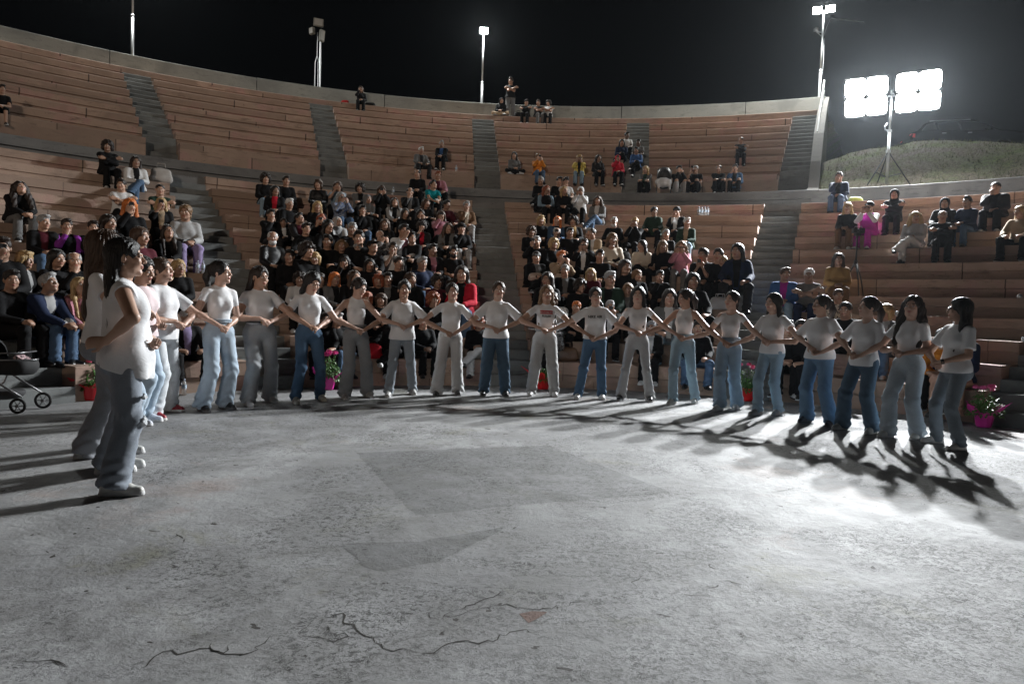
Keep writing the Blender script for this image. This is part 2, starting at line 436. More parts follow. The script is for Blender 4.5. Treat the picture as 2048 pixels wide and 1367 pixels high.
# end wall rising beside the last stair
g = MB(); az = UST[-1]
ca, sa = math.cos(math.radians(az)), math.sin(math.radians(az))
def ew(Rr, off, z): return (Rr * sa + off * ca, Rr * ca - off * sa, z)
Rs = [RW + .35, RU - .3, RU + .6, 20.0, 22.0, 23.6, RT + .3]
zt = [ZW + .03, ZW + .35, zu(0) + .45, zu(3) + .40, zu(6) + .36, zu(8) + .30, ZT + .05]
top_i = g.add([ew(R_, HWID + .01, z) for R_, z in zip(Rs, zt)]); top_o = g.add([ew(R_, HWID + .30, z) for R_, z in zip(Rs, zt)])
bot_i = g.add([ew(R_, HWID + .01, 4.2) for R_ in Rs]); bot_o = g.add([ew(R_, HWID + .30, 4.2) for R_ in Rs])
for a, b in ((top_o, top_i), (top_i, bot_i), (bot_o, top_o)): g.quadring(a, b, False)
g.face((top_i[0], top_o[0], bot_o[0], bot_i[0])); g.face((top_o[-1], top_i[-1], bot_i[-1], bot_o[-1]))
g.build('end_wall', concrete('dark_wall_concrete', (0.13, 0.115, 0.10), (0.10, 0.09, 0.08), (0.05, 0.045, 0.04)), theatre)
# handrail on the end wall
hr = empty('handrail', (CX, CY, 0)); tag(hr, 'white tubular handrail climbing the end wall beside the rightmost upper stairs', 'handrail')
def hz(R_): return 6.75 + (R_ - 19.9) * (9.85 - 6.75) / (24.6 - 19.9)
g = MB(); g.tube([ew(R_, HWID + .10, hz(R_) + .35) for R_ in (20.1, 21.5, 23.0, 24.6)], .028, 8); g.build('rail', M['white_rail'], hr)
g = MB(); g.tube([ew(R_, HWID + .12, hz(R_) + .02) for R_ in (19.9, 21.5, 23.0, 24.5)], .022, 8); g.build('rail', M['white_rail'], hr)
for R_ in (20.15, 21.6, 23.1, 24.5):
    g = MB(); g.tube([ew(R_, HWID + .11, 6.0), ew(R_, HWID + .11, hz(R_) + .35)], .02, 6); g.build('post', M['white_rail'], hr)

# ---------------------------------------------------------------- earth behind the theatre
M['bank'] = None
def grass_material():
    m, nt, b = nt_new('dry_grass_bank')
    tc = N(nt, 'ShaderNodeNewGeometry').outputs['Position']
    c = mix(nt, ramp(nt, noise(nt, 0.8, 5, 0.6, tc, 0.4), 0.42, 0.62), (0.24, 0.20, 0.14), (0.16, 0.21, 0.06))
    c = mix(nt, ramp(nt, noise(nt, 18, 6, 0.75, tc), 0.35, 0.7), c, (0.045, 0.038, 0.028))
    nt.links.new(c, b.inputs['Base Color']); b.inputs['Roughness'].default_value = 0.95
    bump(nt, b, noise(nt, 30, 8, 0.8, tc), 1.0, 0.05)
    return m
M['bank'] = grass_material()
def sm(t): t = max(0, min(1, t)); return t * t * (3 - 2 * t)
def bank_z(R_, az):
    """height of the ground outside the seating"""
    crest = 6.35 + 0.42 * math.exp(-((az - 34) / 6.0) ** 2) - 0.25 * sm((az - 40) / 30)
    crest -= 0.25 * sm((29 - az) / 4)
    z = 4.52 + (crest - 4.52) * sm((R_ - 16.2) / 4.6) ** 0.9
    n = math.sin(R_ * 2.1 + az * .35) * math.sin(az * .23 + R_ * .7) * 0.06 + math.sin(R_ * 5.3 + az * 1.3) * 0.025
    n *= sm((R_ - 16.3) / 1.0)
    return z + n + (min(R_, 32) - 21) * 0.17 * (R_ > 21)
g = MB(); prev = None
azs = [26.3 + i * 0.8 for i in range(99)]
Rsamp = [RW + .28 + i * 0.22 for i in range(26)] + [22.5, 24, 26, 30, 36, 46, 60, 90, 160, 300]
grid = []
rn = random.Random(5)
for az in azs:
    grid.append(g.add([lp(R_, math.radians(az), bank_z(R_, az) + (rn.uniform(-.03, .03) if 16.6 < R_ < 22 else 0)) for R_ in Rsamp]))
for a, b in zip(grid, grid[1:]): g.quadring(b, a, False)
bk = g.build('grass_bank', M['bank'], None, True); bk.location = (CX, CY, 0); tag(bk, kind='structure')
g = MB()
Rs2 = [RT + .25, RT + 2, RT + 6, 40, 80, 200, 380]
g2 = [g.add([lp(R_, math.radians(az), 8.7 - 0.02 * (R_ - RT)) for R_ in Rs2]) for az in [-140 + i * 4 for i in range(42)]]
g2.append(g.add([lp(R_, math.radians(26.5), 8.7 - 0.02 * (R_ - RT) if R_ < 26 else bank_z(R_, 26.5) + (1.6 if R_ < 50 else 0)) for R_ in Rs2]))
for a, b in zip(g2, g2[1:]): g.quadring(b, a, False)
hb = g.build('hill_terrain', M['bank'], None, True); hb.location = (CX, CY, 0); tag(hb, kind='structure')
# grass tufts along the bank
def tufts():
    g = MB(); rn = random.Random(8)
    for i in range(5200):
        az = rn.uniform(26.6, 62); R_ = rn.uniform(16.3, 21.6)
        if az > 45 and rn.random() < .5: continue
        z = bank_z(R_, az); x, y = R_ * math.sin(math.radians(az)), R_ * math.cos(math.radians(az))
        for k in range(rn.randint(2, 4)):
            h = rn.uniform(.03, .10); a = rn.uniform(0, 6.28); w = .006
            dx, dy = math.cos(a) * w, math.sin(a) * w; lx, ly = rn.uniform(-.05, .05), rn.uniform(-.05, .05)
            q = g.add([(x - dx, y - dy, z - .02), (x + dx, y + dy, z - .02), (x + lx, y + ly, z + h)]); g.face(q)
    o = g.build('grass', M['blade']); o.location = (CX, CY, 0); tag(o, 'short dry grass on the bank behind the parapet', 'grass', kind='stuff')
M['blade'] = plain('dry_grass_blades', (0.10, 0.105, 0.05), 0.9, var=0.4)
tufts()
# ---------------------------------------------------------------- figures: implicit surfaces meshed with surface nets
class Field:
    def __init__(s, lo, hi, h):
        s.h = h; s.lo = np.array(lo, dtype=np.float64)
        s.n = np.ceil((np.array(hi) - s.lo) / h).astype(int) + 2
        s.D = np.full(s.n, 9.0, dtype=np.float32)
        s.ax = [(s.lo[i] + h * np.arange(s.n[i])).astype(np.float32) for i in range(3)]
    def region(s, lo, hi):
        i0 = np.clip(np.floor((np.array(lo) - s.lo) / s.h).astype(int), 0, s.n); i1 = np.clip(np.ceil((np.array(hi) - s.lo) / s.h).astype(int) + 1, 0, s.n)
        sl = tuple(slice(a, b) for a, b in zip(i0, i1))
        if any(b <= a for a, b in zip(i0, i1)): return None, None
        X = s.ax[0][sl[0]][:, None, None]; Y = s.ax[1][sl[1]][None, :, None]; Z = s.ax[2][sl[2]][None, None, :]
        return sl, (X, Y, Z)
    def add(s, prim, k=0.02):
        fn, lo, hi = prim; pad = k * 1.2 + s.h * 2
        sl, P = s.region(np.array(lo) - pad, np.array(hi) + pad)
        if sl is None: return
        d = fn(*P); D = s.D[sl]
        if k > 0:
            hh = np.maximum(k - np.abs(D - d), 0) / k
            s.D[sl] = np.minimum(D, d) - hh * hh * k * 0.25
        else: s.D[sl] = np.minimum(D, d)
    def cut(s, prim, k=0.01):
        fn, lo, hi = prim; pad = k * 1.2 + s.h * 2
        sl, P = s.region(np.array(lo) - pad, np.array(hi) + pad)
        if sl is None: return
        d = -fn(*P); D = s.D[sl]
        hh = np.maximum(k - np.abs(D - d), 0) / k
        s.D[sl] = np.maximum(D, d) + hh * hh * k * 0.25
    def plane(s, o, n):
        """remove everything on the +n side"""
        X, Y, Z = s.ax[0][:, None, None], s.ax[1][None, :, None], s.ax[2][None, None, :]
        d = (X - o[0]) * n[0] + (Y - o[1]) * n[1] + (Z - o[2]) * n[2]
        s.D = np.maximum(s.D, d.astype(np.float32))
    def displace(s, fn):
        m_ = np.abs(s.D) < 0.05; I = np.nonzero(m_)
        s.D[I] += fn(s.ax[0][I[0]], s.ax[1][I[1]], s.ax[2][I[2]]).astype(np.float32)
    def mesh(s):
        D = s.D; S = D < 0
        n0, n1, n2 = D.shape
        c = np.zeros((n0 - 1, n1 - 1, n2 - 1), dtype=np.int8)
        for a in (0, 1):
            for b in (0, 1):
                for e in (0, 1): c += S[a:n0 - 1 + a, b:n1 - 1 + b, e:n2 - 1 + e]
        act = (c > 0) & (c < 8)
        idx = np.full(act.shape, -1, dtype=np.int64); I = np.nonzero(act); nv = len(I[0]); idx[I] = np.arange(nv)
        I = np.stack(I, 1); acc = np.zeros((nv, 3)); cnt = np.zeros(nv)
        cor = [(a, b, e) for a in (0, 1) for b in (0, 1) for e in (0, 1)]
        V = {q: D[I[:, 0] + q[0], I[:, 1] + q[1], I[:, 2] + q[2]].astype(np.float64) for q in cor}
        for q in cor:
            for ax in range(3):
                if q[ax]: continue
                r = list(q); r[ax] = 1; r = tuple(r)
                v0, v1 = V[q], V[r]; m_ = (v0 < 0) != (v1 < 0)
                t = np.where(m_, v0 / np.where(m_, v0 - v1, 1), 0)
                p = np.tile(np.array(q, float), (nv, 1)); p[:, ax] += t
                acc[m_] += p[m_]; cnt[m_] += 1
        verts = s.lo + (I + acc / cnt[:, None]) * s.h
        F_ = []
        for ax in range(3):
            o1, o2 = (ax + 1) % 3, (ax + 2) % 3
            sl0 = [slice(None)] * 3; sl1 = [slice(None)] * 3
            sl0[ax] = slice(0, -1); sl1[ax] = slice(1, None)
            for o in (o1, o2): sl0[o] = slice(1, -1); sl1[o] = slice(1, -1)
            a_ = S[tuple(sl0)]; b_ = S[tuple(sl1)]
            for flip, mk in ((False, a_ & ~b_), (True, ~a_ & b_)):
                E_ = np.stack(np.nonzero(mk), 1)
                if not len(E_): continue
                E_[:, o1] += 1; E_[:, o2] += 1
                q = []
                for d1, d2 in ((0, 0), (-1, 0), (-1, -1), (0, -1)):
                    g_ = E_.copy(); g_[:, o1] += d1; g_[:, o2] += d2
                    q.append(idx[g_[:, 0], g_[:, 1], g_[:, 2]])
                q = np.stack(q, 1)
                if flip: q = q[:, ::-1]
                F_.append(q)
        return verts, np.concatenate(F_)
def np_mesh(name, V, Fc, mats, smooth=True):
    me = bpy.data.meshes.new(name)
    me.vertices.add(len(V)); me.vertices.foreach_set('co', V.astype(np.float32).ravel())
    me.loops.add(Fc.size); me.loops.foreach_set('vertex_index', Fc.astype(np.int32).ravel())
    me.polygons.add(len(Fc)); me.polygons.foreach_set('loop_start', np.arange(0, Fc.size, 4, dtype=np.int32))
    me.polygons.foreach_set('loop_total', np.full(len(Fc), 4, dtype=np.int32))
    for m_ in mats: me.materials.append(m_)
    me.update(calc_edges=True)
    me.polygons.foreach_set('use_smooth', np.ones(len(Fc), dtype=bool))
    return me
A_ = lambda *v: np.array(v, dtype=np.float64)
def nrm(v): v = np.asarray(v, float); return v / (np.linalg.norm(v) + 1e-12)
def cone(a, b, r1, r2, flat=None, f=1.0, cutp=None):
    """tapered capsule; flat = direction along which the section is scaled by f; cutp = (point, normal) removes the +normal side"""
    a = np.asarray(a, float); b = np.asarray(b, float); ab = b - a; L2 = float(ab @ ab) + 1e-12
    R_ = max(r1, r2) * max(1, f)
    def fn(X, Y, Z):
        px, py, pz = X - a[0], Y - a[1], Z - a[2]
        t = np.clip((px * ab[0] + py * ab[1] + pz * ab[2]) / L2, 0, 1)
        qx, qy, qz = px - t * ab[0], py - t * ab[1], pz - t * ab[2]
        d2 = qx * qx + qy * qy + qz * qz
        if flat is not None:
            c = qx * flat[0] + qy * flat[1] + qz * flat[2]; d2 = d2 + c * c * (1 / (f * f) - 1)
        d = np.sqrt(d2) - (r1 + (r2 - r1) * t)
        if flat is not None and f < 1: d = d * (0.5 + 0.5 * f)
        if cutp is not None:
            o, n = cutp; d = np.maximum(d, (X - o[0]) * n[0] + (Y - o[1]) * n[1] + (Z - o[2]) * n[2])
        return d
    return fn, np.minimum(a, b) - R_, np.maximum(a, b) + R_
def ell(c, r, Rm=None):
    c = np.asarray(c, float); r = np.asarray(r, float)
    def fn(X, Y, Z):
        px, py, pz = X - c[0], Y - c[1], Z - c[2]
        if Rm is not None:
            px, py, pz = (px * Rm[0, 0] + py * Rm[1, 0] + pz * Rm[2, 0], px * Rm[0, 1] + py * Rm[1, 1] + pz * Rm[2, 1], px * Rm[0, 2] + py * Rm[1, 2] + pz * Rm[2, 2])
        ax, ay, az = px / r[0], py / r[1], pz / r[2]
        k0 = np.sqrt(ax * ax + ay * ay + az * az); bx, by, bz = ax / r[0], ay / r[1], az / r[2]
        return k0 * (k0 - 1) / np.maximum(np.sqrt(bx * bx + by * by + bz * bz), 1e-6)
    m_ = r.max() if Rm is not None else r
    return fn, c - m_, c + m_
def rotz(a): c, s_ = math.cos(a), math.sin(a); return np.array([[c, -s_, 0], [s_, c, 0], [0, 0, 1.0]])
def rotx(a): c, s_ = math.cos(a), math.sin(a); return np.array([[1.0, 0, 0], [0, c, -s_], [0, s_, c]])
def roty(a): c, s_ = math.cos(a), math.sin(a); return np.array([[c, 0, s_], [0, 1.0, 0], [-s_, 0, c]])
def ik(a, t, l1, l2, hint):
    a = np.asarray(a, float); t = np.asarray(t, float); d = t - a; L = np.linalg.norm(d)
    if L > (l1 + l2) * 0.995: d = d / L * (l1 + l2) * 0.995; L = np.linalg.norm(d); t = a + d
    L = max(L, abs(l1 - l2) + 0.02)
    x = (l1 * l1 - l2 * l2 + L * L) / (2 * L); y = math.sqrt(max(l1 * l1 - x * x, 0))
    dn = nrm(d); h_ = np.asarray(hint, float); h_ = nrm(h_ - dn * (h_ @ dn))
    return a + dn * x + h_ * y, t

# pose: dict of joints in person space, facing -Y, feet on z=0, built for a 1.67 m adult
def make_pose(feet, pelvis=(0, 0, .90), pyaw=0, ppitch=0, cyaw=0, cpitch=0, croll=0, hands=None, hints=None, head=(0, 0, 0), toes=(0, 0), knee_hint=(0, -1, 0.0), foot_z=(.075, .075), armlen=1.0, curl=(.7, .7), palm=(None, None), fdir=(None, None), knees=None, ankles=None):
    J = {}
    Rp = rotz(pyaw) @ rotx(ppitch); J['Rp'] = Rp; J['pel'] = A_(*pelvis)
    Rc = rotz(cyaw) @ rotx(cpitch) @ roty(croll); J['Rc'] = Rc
    J['waist'] = J['pel'] + Rp @ A_(0, 0, .13)
    J['chest'] = J['waist'] + Rc @ A_(0, 0, .20)
    J['neck'] = J['chest'] + Rc @ A_(0, .012, .165)
    yaw, pit, rol = head
    Rh = rotz(yaw) @ rotx(pit) @ roty(rol); J['Rh'] = Rh
    J['head'] = J['neck'] + Rc @ A_(0, -.004, .055) + Rh @ A_(0, -.018, .092)
    for i, s_ in enumerate((-1, 1)):
        J['hip', s_] = J['pel'] + Rp @ A_(s_ * .085, 0, -.03)
        if ankles is not None:
            J['ank', s_] = A_(*ankles[i]); J['kne', s_] = A_(*knees[i])
        else:
            an = A_(feet[i][0], feet[i][1] + .03, foot_z[i])
            kn, an2 = ik(J['hip', s_], an, .415, .40, knee_hint if not isinstance(knee_hint, dict) else knee_hint[s_])
            J['kne', s_] = kn; J['ank', s_] = an
        ty = toes[i]; J['toe', s_] = A_(math.sin(ty), -math.cos(ty), 0)
        sh = J['chest'] + Rc @ A_(s_ * .147, .01, .090); J['sho', s_] = sh
        al = armlen if not hasattr(armlen, '__len__') else armlen[i]; el, wr = ik(sh, hands[i], .275 * al, .245 * al, hints[i]); J['elb', s_] = el; J['wri', s_] = wr
        fd = nrm(wr - el) if fdir[i] is None else nrm(fdir[i]); J['fd', s_] = fd
        pn = A_(0, -.2, -1) if palm[i] is None else A_(*palm[i]); pn = nrm(pn - fd * (pn @ fd)); J['pn', s_] = pn
        J['curl', s_] = curl[i]
    return J

def add_hand(F_, J, s_, fat=1.0):
    w = J['wri', s_]; d = J['fd', s_]; n = J['pn', s_]; side = np.cross(d, n); c = J['curl', s_]
    # thumb on the inner side: for the s=+1 (her left) hand with palm normal n
    ts = -s_ if (n @ A_(0, 1, 0)) > -9 else s_
    F_.add(cone(w, w + d * .085, .027 * fat, .036 * fat, n, .48), .02)
    F_.add(cone(w + d * .045, w + d * .088 + side * 0, .034 * fat, .036 * fat, n, .42), .01)
    for i, (off, L) in enumerate(((.029, .062), (.0098, .071), (-.0098, .066), (-.028, .052))):
        r = w + d * .085 + side * off * ts; a1 = c * .75; a2 = c * 1.7
        m1 = r + (d * math.cos(a1) + n * math.sin(a1)) * L * .55
        m2 = m1 + (d * math.cos(a2) + n * math.sin(a2)) * L * .50
        F_.add(cone(r, m1, .0092 * fat, .0085 * fat), .004); F_.add(cone(m1, m2, .0085 * fat, .0072 * fat), .003)
    r = w + d * .028 + side * ts * .026
    m1 = r + nrm(d * .75 + side * ts * .65 + n * .25) * .042; m2 = m1 + nrm(d * .95 + side * ts * .1 + n * .3 * c) * .032
    F_.add(cone(r, m1, .0125 * fat, .0105 * fat), .008); F_.add(cone(m1, m2, .0105 * fat, .0085 * fat), .004)

def add_head(F_, J, male=False, fine=True):
    o = J['head']; R_ = J['Rh']; HS = 1.07
    def ell(c, r, Rm=None, _e=globals()['ell']): return _e(c, [q * HS for q in r], Rm)
    def cone(a, b, r1, r2, _c=globals()['cone']): return _c(a, b, r1 * HS, r2 * HS)
    W = lambda x, y, z: o + R_ @ A_(x, y, z) * HS
    F_.add(ell(W(0, .018, .035), (.073, .092, .083), R_), .02)
    F_.add(ell(W(0, -.022, -.035), (.057, .064, .076), R_), .03)
    jw = .048 if not male else .054
    F_.add(cone(W(-jw * .55, -.02, -.075), W(jw * .55, -.02, -.075), .03, .03), .03)
    F_.add(ell(W(0, -.066, -.092), (.021, .02, .018), R_), .02)
    for s_ in (-1, 1):
        F_.add(ell(W(s_ * .038, -.062, -.022), (.021, .02, .022), R_), .02)
        F_.add(cone(W(s_ * .014, -.083, .024), W(s_ * .043, -.071, .024), .0085, .007), .012)
        F_.cut(ell(W(s_ * .031, -.092, .006), (.018, .012, .010), R_), .012)
        F_.add(ell(W(s_ * .031, -.0745, .005), (.0125, .0125, .0095), R_), .003)
        F_.add(ell(W(s_ * .074, .012, -.01), (.009, .018, .030), R_ @ rotz(s_ * .3)), .006)
    F_.add(cone(W(0, -.084, .010), W(0, -.102, -.022), .0075, .0115), .009)
    for s_ in (-1, 1): F_.add(ell(W(s_ * .0115, -.094, -.026), (.007, .008, .006), R_), .005)
    F_.add(ell(W(0, -.0835, -.0475), (.022, .0105, .0065), R_), .004)
    F_.add(ell(W(0, -.0815, -.0595), (.018, .0105, .0075), R_), .004)
    F_.add(cone(J['neck'] + J['Rc'] @ A_(0, .01, -.05), o + R_ @ A_(0, .012, -.05), .054 if not male else .062, .050 if not male else .058), .02)

def body_mesh(J, h, male=False, fat=1.0, bust=1.0, hands=True, hh=1.0):
    pts = [J[k] for k in J if isinstance(k, tuple) and k[0] in ('hip', 'kne', 'ank', 'elb', 'wri', 'sho')] + [J['head'], J['pel']]
    P = np.array(pts); lo = P.min(0) - .22; hi = P.max(0) + .22; lo[2] = min(lo[2], -.02)
    F_ = Field(lo, hi, h)
    Rp, Rc = J['Rp'], J['Rc']; pel, ch, wa = J['pel'], J['chest'], J['waist']
    F_.add(ell(pel + Rp @ A_(0, 0, -.01), (.150 * fat, .105 * fat, .12), Rp), .03)
    F_.add(cone(pel + Rp @ A_(0, 0, .02), ch + Rc @ A_(0, 0, -.10), .092 * fat, .092 * fat, Rc @ A_(1, 0, 0), 1.18), .05)
    F_.add(ell(ch + Rc @ A_(0, 0, -.02), (.128 * fat, .095 * fat, .15), Rc), .04)
    F_.add(cone(J['sho', -1] + Rc @ A_(.03, 0, -.008), J['sho', 1] + Rc @ A_(-.03, 0, -.008), .042, .042), .06)
    for s_ in (-1, 1): F_.add(cone(J['neck'] + Rc @ A_(s_ * .02, .02, .0), J['sho', s_] + Rc @ A_(-s_ * .02, .01, .01), .035, .030), .04)
    for s_ in (-1, 1):
        if not male: F_.add(ell(ch + Rc @ A_(s_ * .062, -.078, -.035), (.05 * bust, .045 * bust, .05 * bust), Rc), .03)
        F_.add(cone(J['sho', s_], J['elb', s_], .048 * fat, .038 * fat), .03)
        F_.add(cone(J['elb', s_], J['wri', s_], .037 * fat, .0235), .012)
        F_.add(cone(J['elb', s_] * .75 + J['wri', s_] * .25, J['elb', s_] * .55 + J['wri', s_] * .45, .037 * fat, .031 * fat), .02)
        if hands: add_hand(F_, J, s_, hh)
        F_.add(cone(J['hip', s_], J['kne', s_], .078 * fat, .052 * fat), .03)
        F_.add(cone(J['kne', s_], J['ank', s_], .050, .034), .02)
        an, to = J['ank', s_], J['toe', s_]
        F_.add(cone(an + A_(0, 0, -.03), an + to * .13 + A_(0, 0, -.045), .032, .024), .02)
        if not male or True: F_.add(ell(pel + Rp @ A_(s_ * .065, .07, -.05), (.075 * fat, .07 * fat, .08), Rp), .04)
    add_head(F_, J, male)
    V, Q = F_.mesh()
    me = np_mesh('person', V, Q, [M['skin0']])
    # colour zones of the face: R lips, G brows/iris, B eye whites
    L = (V - J['head']) @ J['Rh'] / 1.07
    lips = np.clip(1.35 - np.sqrt(((L[:, 0]) / .024) ** 2 + ((L[:, 2] + .053) / .0125) ** 2), 0, 1) * (L[:, 1] < -.07)
    ex = np.abs(L[:, 0]) - .031
    dist = np.sqrt(ex ** 2 + (L[:, 2] - .005) ** 2)
    eye = np.clip((.0125 - np.sqrt(ex ** 2 + ((L[:, 2] - .005) * 1.7) ** 2)) / .003, 0, 1) * (L[:, 1] < -.068)
    iris = np.clip((.0062 - dist) / .002, 0, 1) * (L[:, 1] < -.068)
    lash = np.clip(1 - np.abs(L[:, 2] - .0145) / .0035, 0, 1) * (np.abs(ex) < .014) * (L[:, 1] < -.06) * .8
    brow = np.clip(1.3 - np.abs(L[:, 2] - .0265 - .004 * (1 - (ex / .016) ** 2)) / .0045, 0, 1) * (np.abs(ex) < .017) * (L[:, 1] < -.05)
    col = np.stack([lips, np.clip(iris + lash + brow, 0, 1), np.clip(eye, 0, 1), np.ones(len(V))], 1).astype(np.float32)
    at = me.color_attributes.new('zones', 'FLOAT_COLOR', 'POINT'); at.data.foreach_set('color', col.ravel())
    return me

def cloth_noise(seed, amp, fx=16.0):
    a = seed * 1.7
    def fn(X, Y, Z):
        u = np.sin(fx * X + 2.2 * np.sin(fx * .55 * Z + a) + a) + np.sin(fx * 1.3 * Y + 1.7 * np.sin(fx * .6 * X - fx * .4 * Z + 2 * a))
        v = np.sin(fx * 1.9 * Z + 2.6 * np.sin(fx * .5 * X + a * 3) + 1.5 * np.sin(fx * .7 * Y))
        return amp * (u * .45 + v * .35)
    return fn

def top_mesh(J, h, style='tee', seed=1, fat=1.0, bust=1.0, hem=-.02, loose=.018, sleeve=.55, neck='crew', male=False, long=False, hood=False, fold=.004, name='shirt', openfront=False, tilt=.08):
    """style tee/tank/jacket; hem = distance of the lower edge above the pelvis joint"""
    pts = [J['sho', s_] for s_ in (-1, 1)] + [J['elb', s_] for s_ in (-1, 1)] + [J['pel'], J['chest'], J['neck']] + ([J['wri', s_] for s_ in (-1, 1)] if long else []) + ([J['head']] if hood else [])
    P = np.array(pts); F_ = Field(P.min(0) - .24, P.max(0) + .2, h)
    Rp, Rc = J['Rp'], J['Rc']; pel, ch, wa = J['pel'], J['chest'], J['waist']; o = loose
    X1 = Rc @ A_(1, 0, 0)
    F_.add(ell(ch + Rc @ A_(0, 0, -.02), (.130 * fat + o, .098 * fat + o, .155 + o * .3), Rc), .03)
    rw = .094 * fat + o * 1.0
    F_.add(cone(pel + Rp @ A_(0, 0, min(hem, .0) - .02), ch + Rc @ A_(0, 0, -.10), rw + (o * .5 + .012 if hem < .04 else 0), rw, X1, 1.22), .04)
    if hem < .05: F_.add(ell(pel + Rp @ A_(0, .01, -.01), (.156 * fat + o, .118 * fat + o, .15), Rp), .04)
    F_.add(cone(J['sho', -1] + Rc @ A_(.035, 0, -.012), J['sho', 1] + Rc @ A_(-.035, 0, -.012), .044 + o * .2, .044 + o * .2), .06)
    for s_ in (-1, 1): F_.add(cone(J['neck'] + Rc @ A_(s_ * .03, .02, -.01), J['sho', s_] + Rc @ A_(-s_ * .02, .01, .008), .034, .034 + o * .2), .04)
    F_.add(cone(J['neck'] + Rc @ A_(0, .01, -.06), J['neck'] + Rc @ A_(0, .005, .0), .062, .056), .03)
    for s_ in (-1, 1):
        if not male: F_.add(ell(ch + Rc @ A_(s_ * .062, -.080, -.035), (.046 * bust + o * .6, .042 * bust + o * .3, .048 * bust), Rc), .06)
        sh, el = J['sho', s_], J['elb', s_]; d = nrm(el - sh)
        if long:
            F_.add(cone(sh, el, .052 * fat + o * .6, .044 * fat + o * .5), .03)
            wr = J['wri', s_]; d2 = nrm(wr - el)
            F_.add(cone(el, wr, .043 * fat + o * .5, .032 + o * .5, cutp=(wr - d2 * .005, d2)), .015)
        elif sleeve > 0:
            e = sh + d * .275 * sleeve
            F_.add(cone(sh, e + d * .05, .047 * fat + o * .3, .045 * fat + o * .95, cutp=(e, d)), .03)
        else:
            F_.cut(cone(sh + Rc @ A_(s_ * .012, 0, .01), sh + Rc @ A_(s_ * .02, 0, -.10), .062, .05), .012)
    if neck == 'crew': F_.cut(ell(J['neck'] + Rc @ A_(0, -.012, .045), (.064, .068, .060), Rc), .006)
    elif neck == 'scoop': F_.cut(ell(J['neck'] + Rc @ A_(0, -.05, .020), (.082, .085, .075), Rc), .006)
    elif neck == 'vee': F_.cut(ell(J['neck'] + Rc @ A_(0, -.045, .025), (.060, .070, .080), Rc), .006)
    elif neck == 'halter': F_.cut(ell(J['neck'] + Rc @ A_(0, -.01, .050), (.060, .065, .060), Rc), .006)
    elif neck == 'high': F_.plane(J['neck'] + Rc @ A_(0, 0, .045), Rc @ A_(0, -.3, 1))
    if hood:
        Rh, hd = J['Rh'], J['head']
        F_.add(ell(hd + Rh @ A_(0, .03, .03), (.098, .115, .112), Rh), .03)
        F_.add(cone(hd + Rh @ A_(0, .045, -.05), J['neck'] + Rc @ A_(0, .03, -.03), .085, .09), .05)
        F_.cut(ell(hd + Rh @ A_(0, -.10, -.015), (.064, .09, .092), Rh), .012)
    def drape(X, Y, Z, a=seed * 1.9):
        g_ = .25 + 1.0 * np.clip((ch[2] + .03 - Z) / .32, 0, 1.2)
        v = np.sin(34 * X + 1.6 * np.sin(7 * Z + a) + a) * .55 + np.sin(31 * Y + 1.4 * np.sin(8 * Z + 2 * a)) * .35 + np.sin(19 * X - 17 * Z + 1.3 * np.sin(12 * Y) + a) * .4 + np.sin(15 * X * np.sign(X) + 26 * Z + a) * .3
        return fold * g_ * v
    F_.displace(drape)
    n_ = nrm(Rp @ A_(0, tilt, -1)); F_.plane(pel + Rp @ A_(0, 0, hem), n_)
    V, Q = F_.mesh()
    me = np_mesh(name, V, Q, [M['white_cotton']])
    if openfront:
        me.materials.append(M['white_cotton'])
        L = (V - ch) @ Rc; q = L[Q].mean(1)
        w_ = .035 + .03 * np.clip((q[:, 2] + .25) / .4, 0, 1)
        inner = (np.abs(q[:, 0]) < w_) & (q[:, 1] < -.02) & (q[:, 2] > -.30)
        me.polygons.foreach_set('material_index', inner.astype(np.int32))
    return me

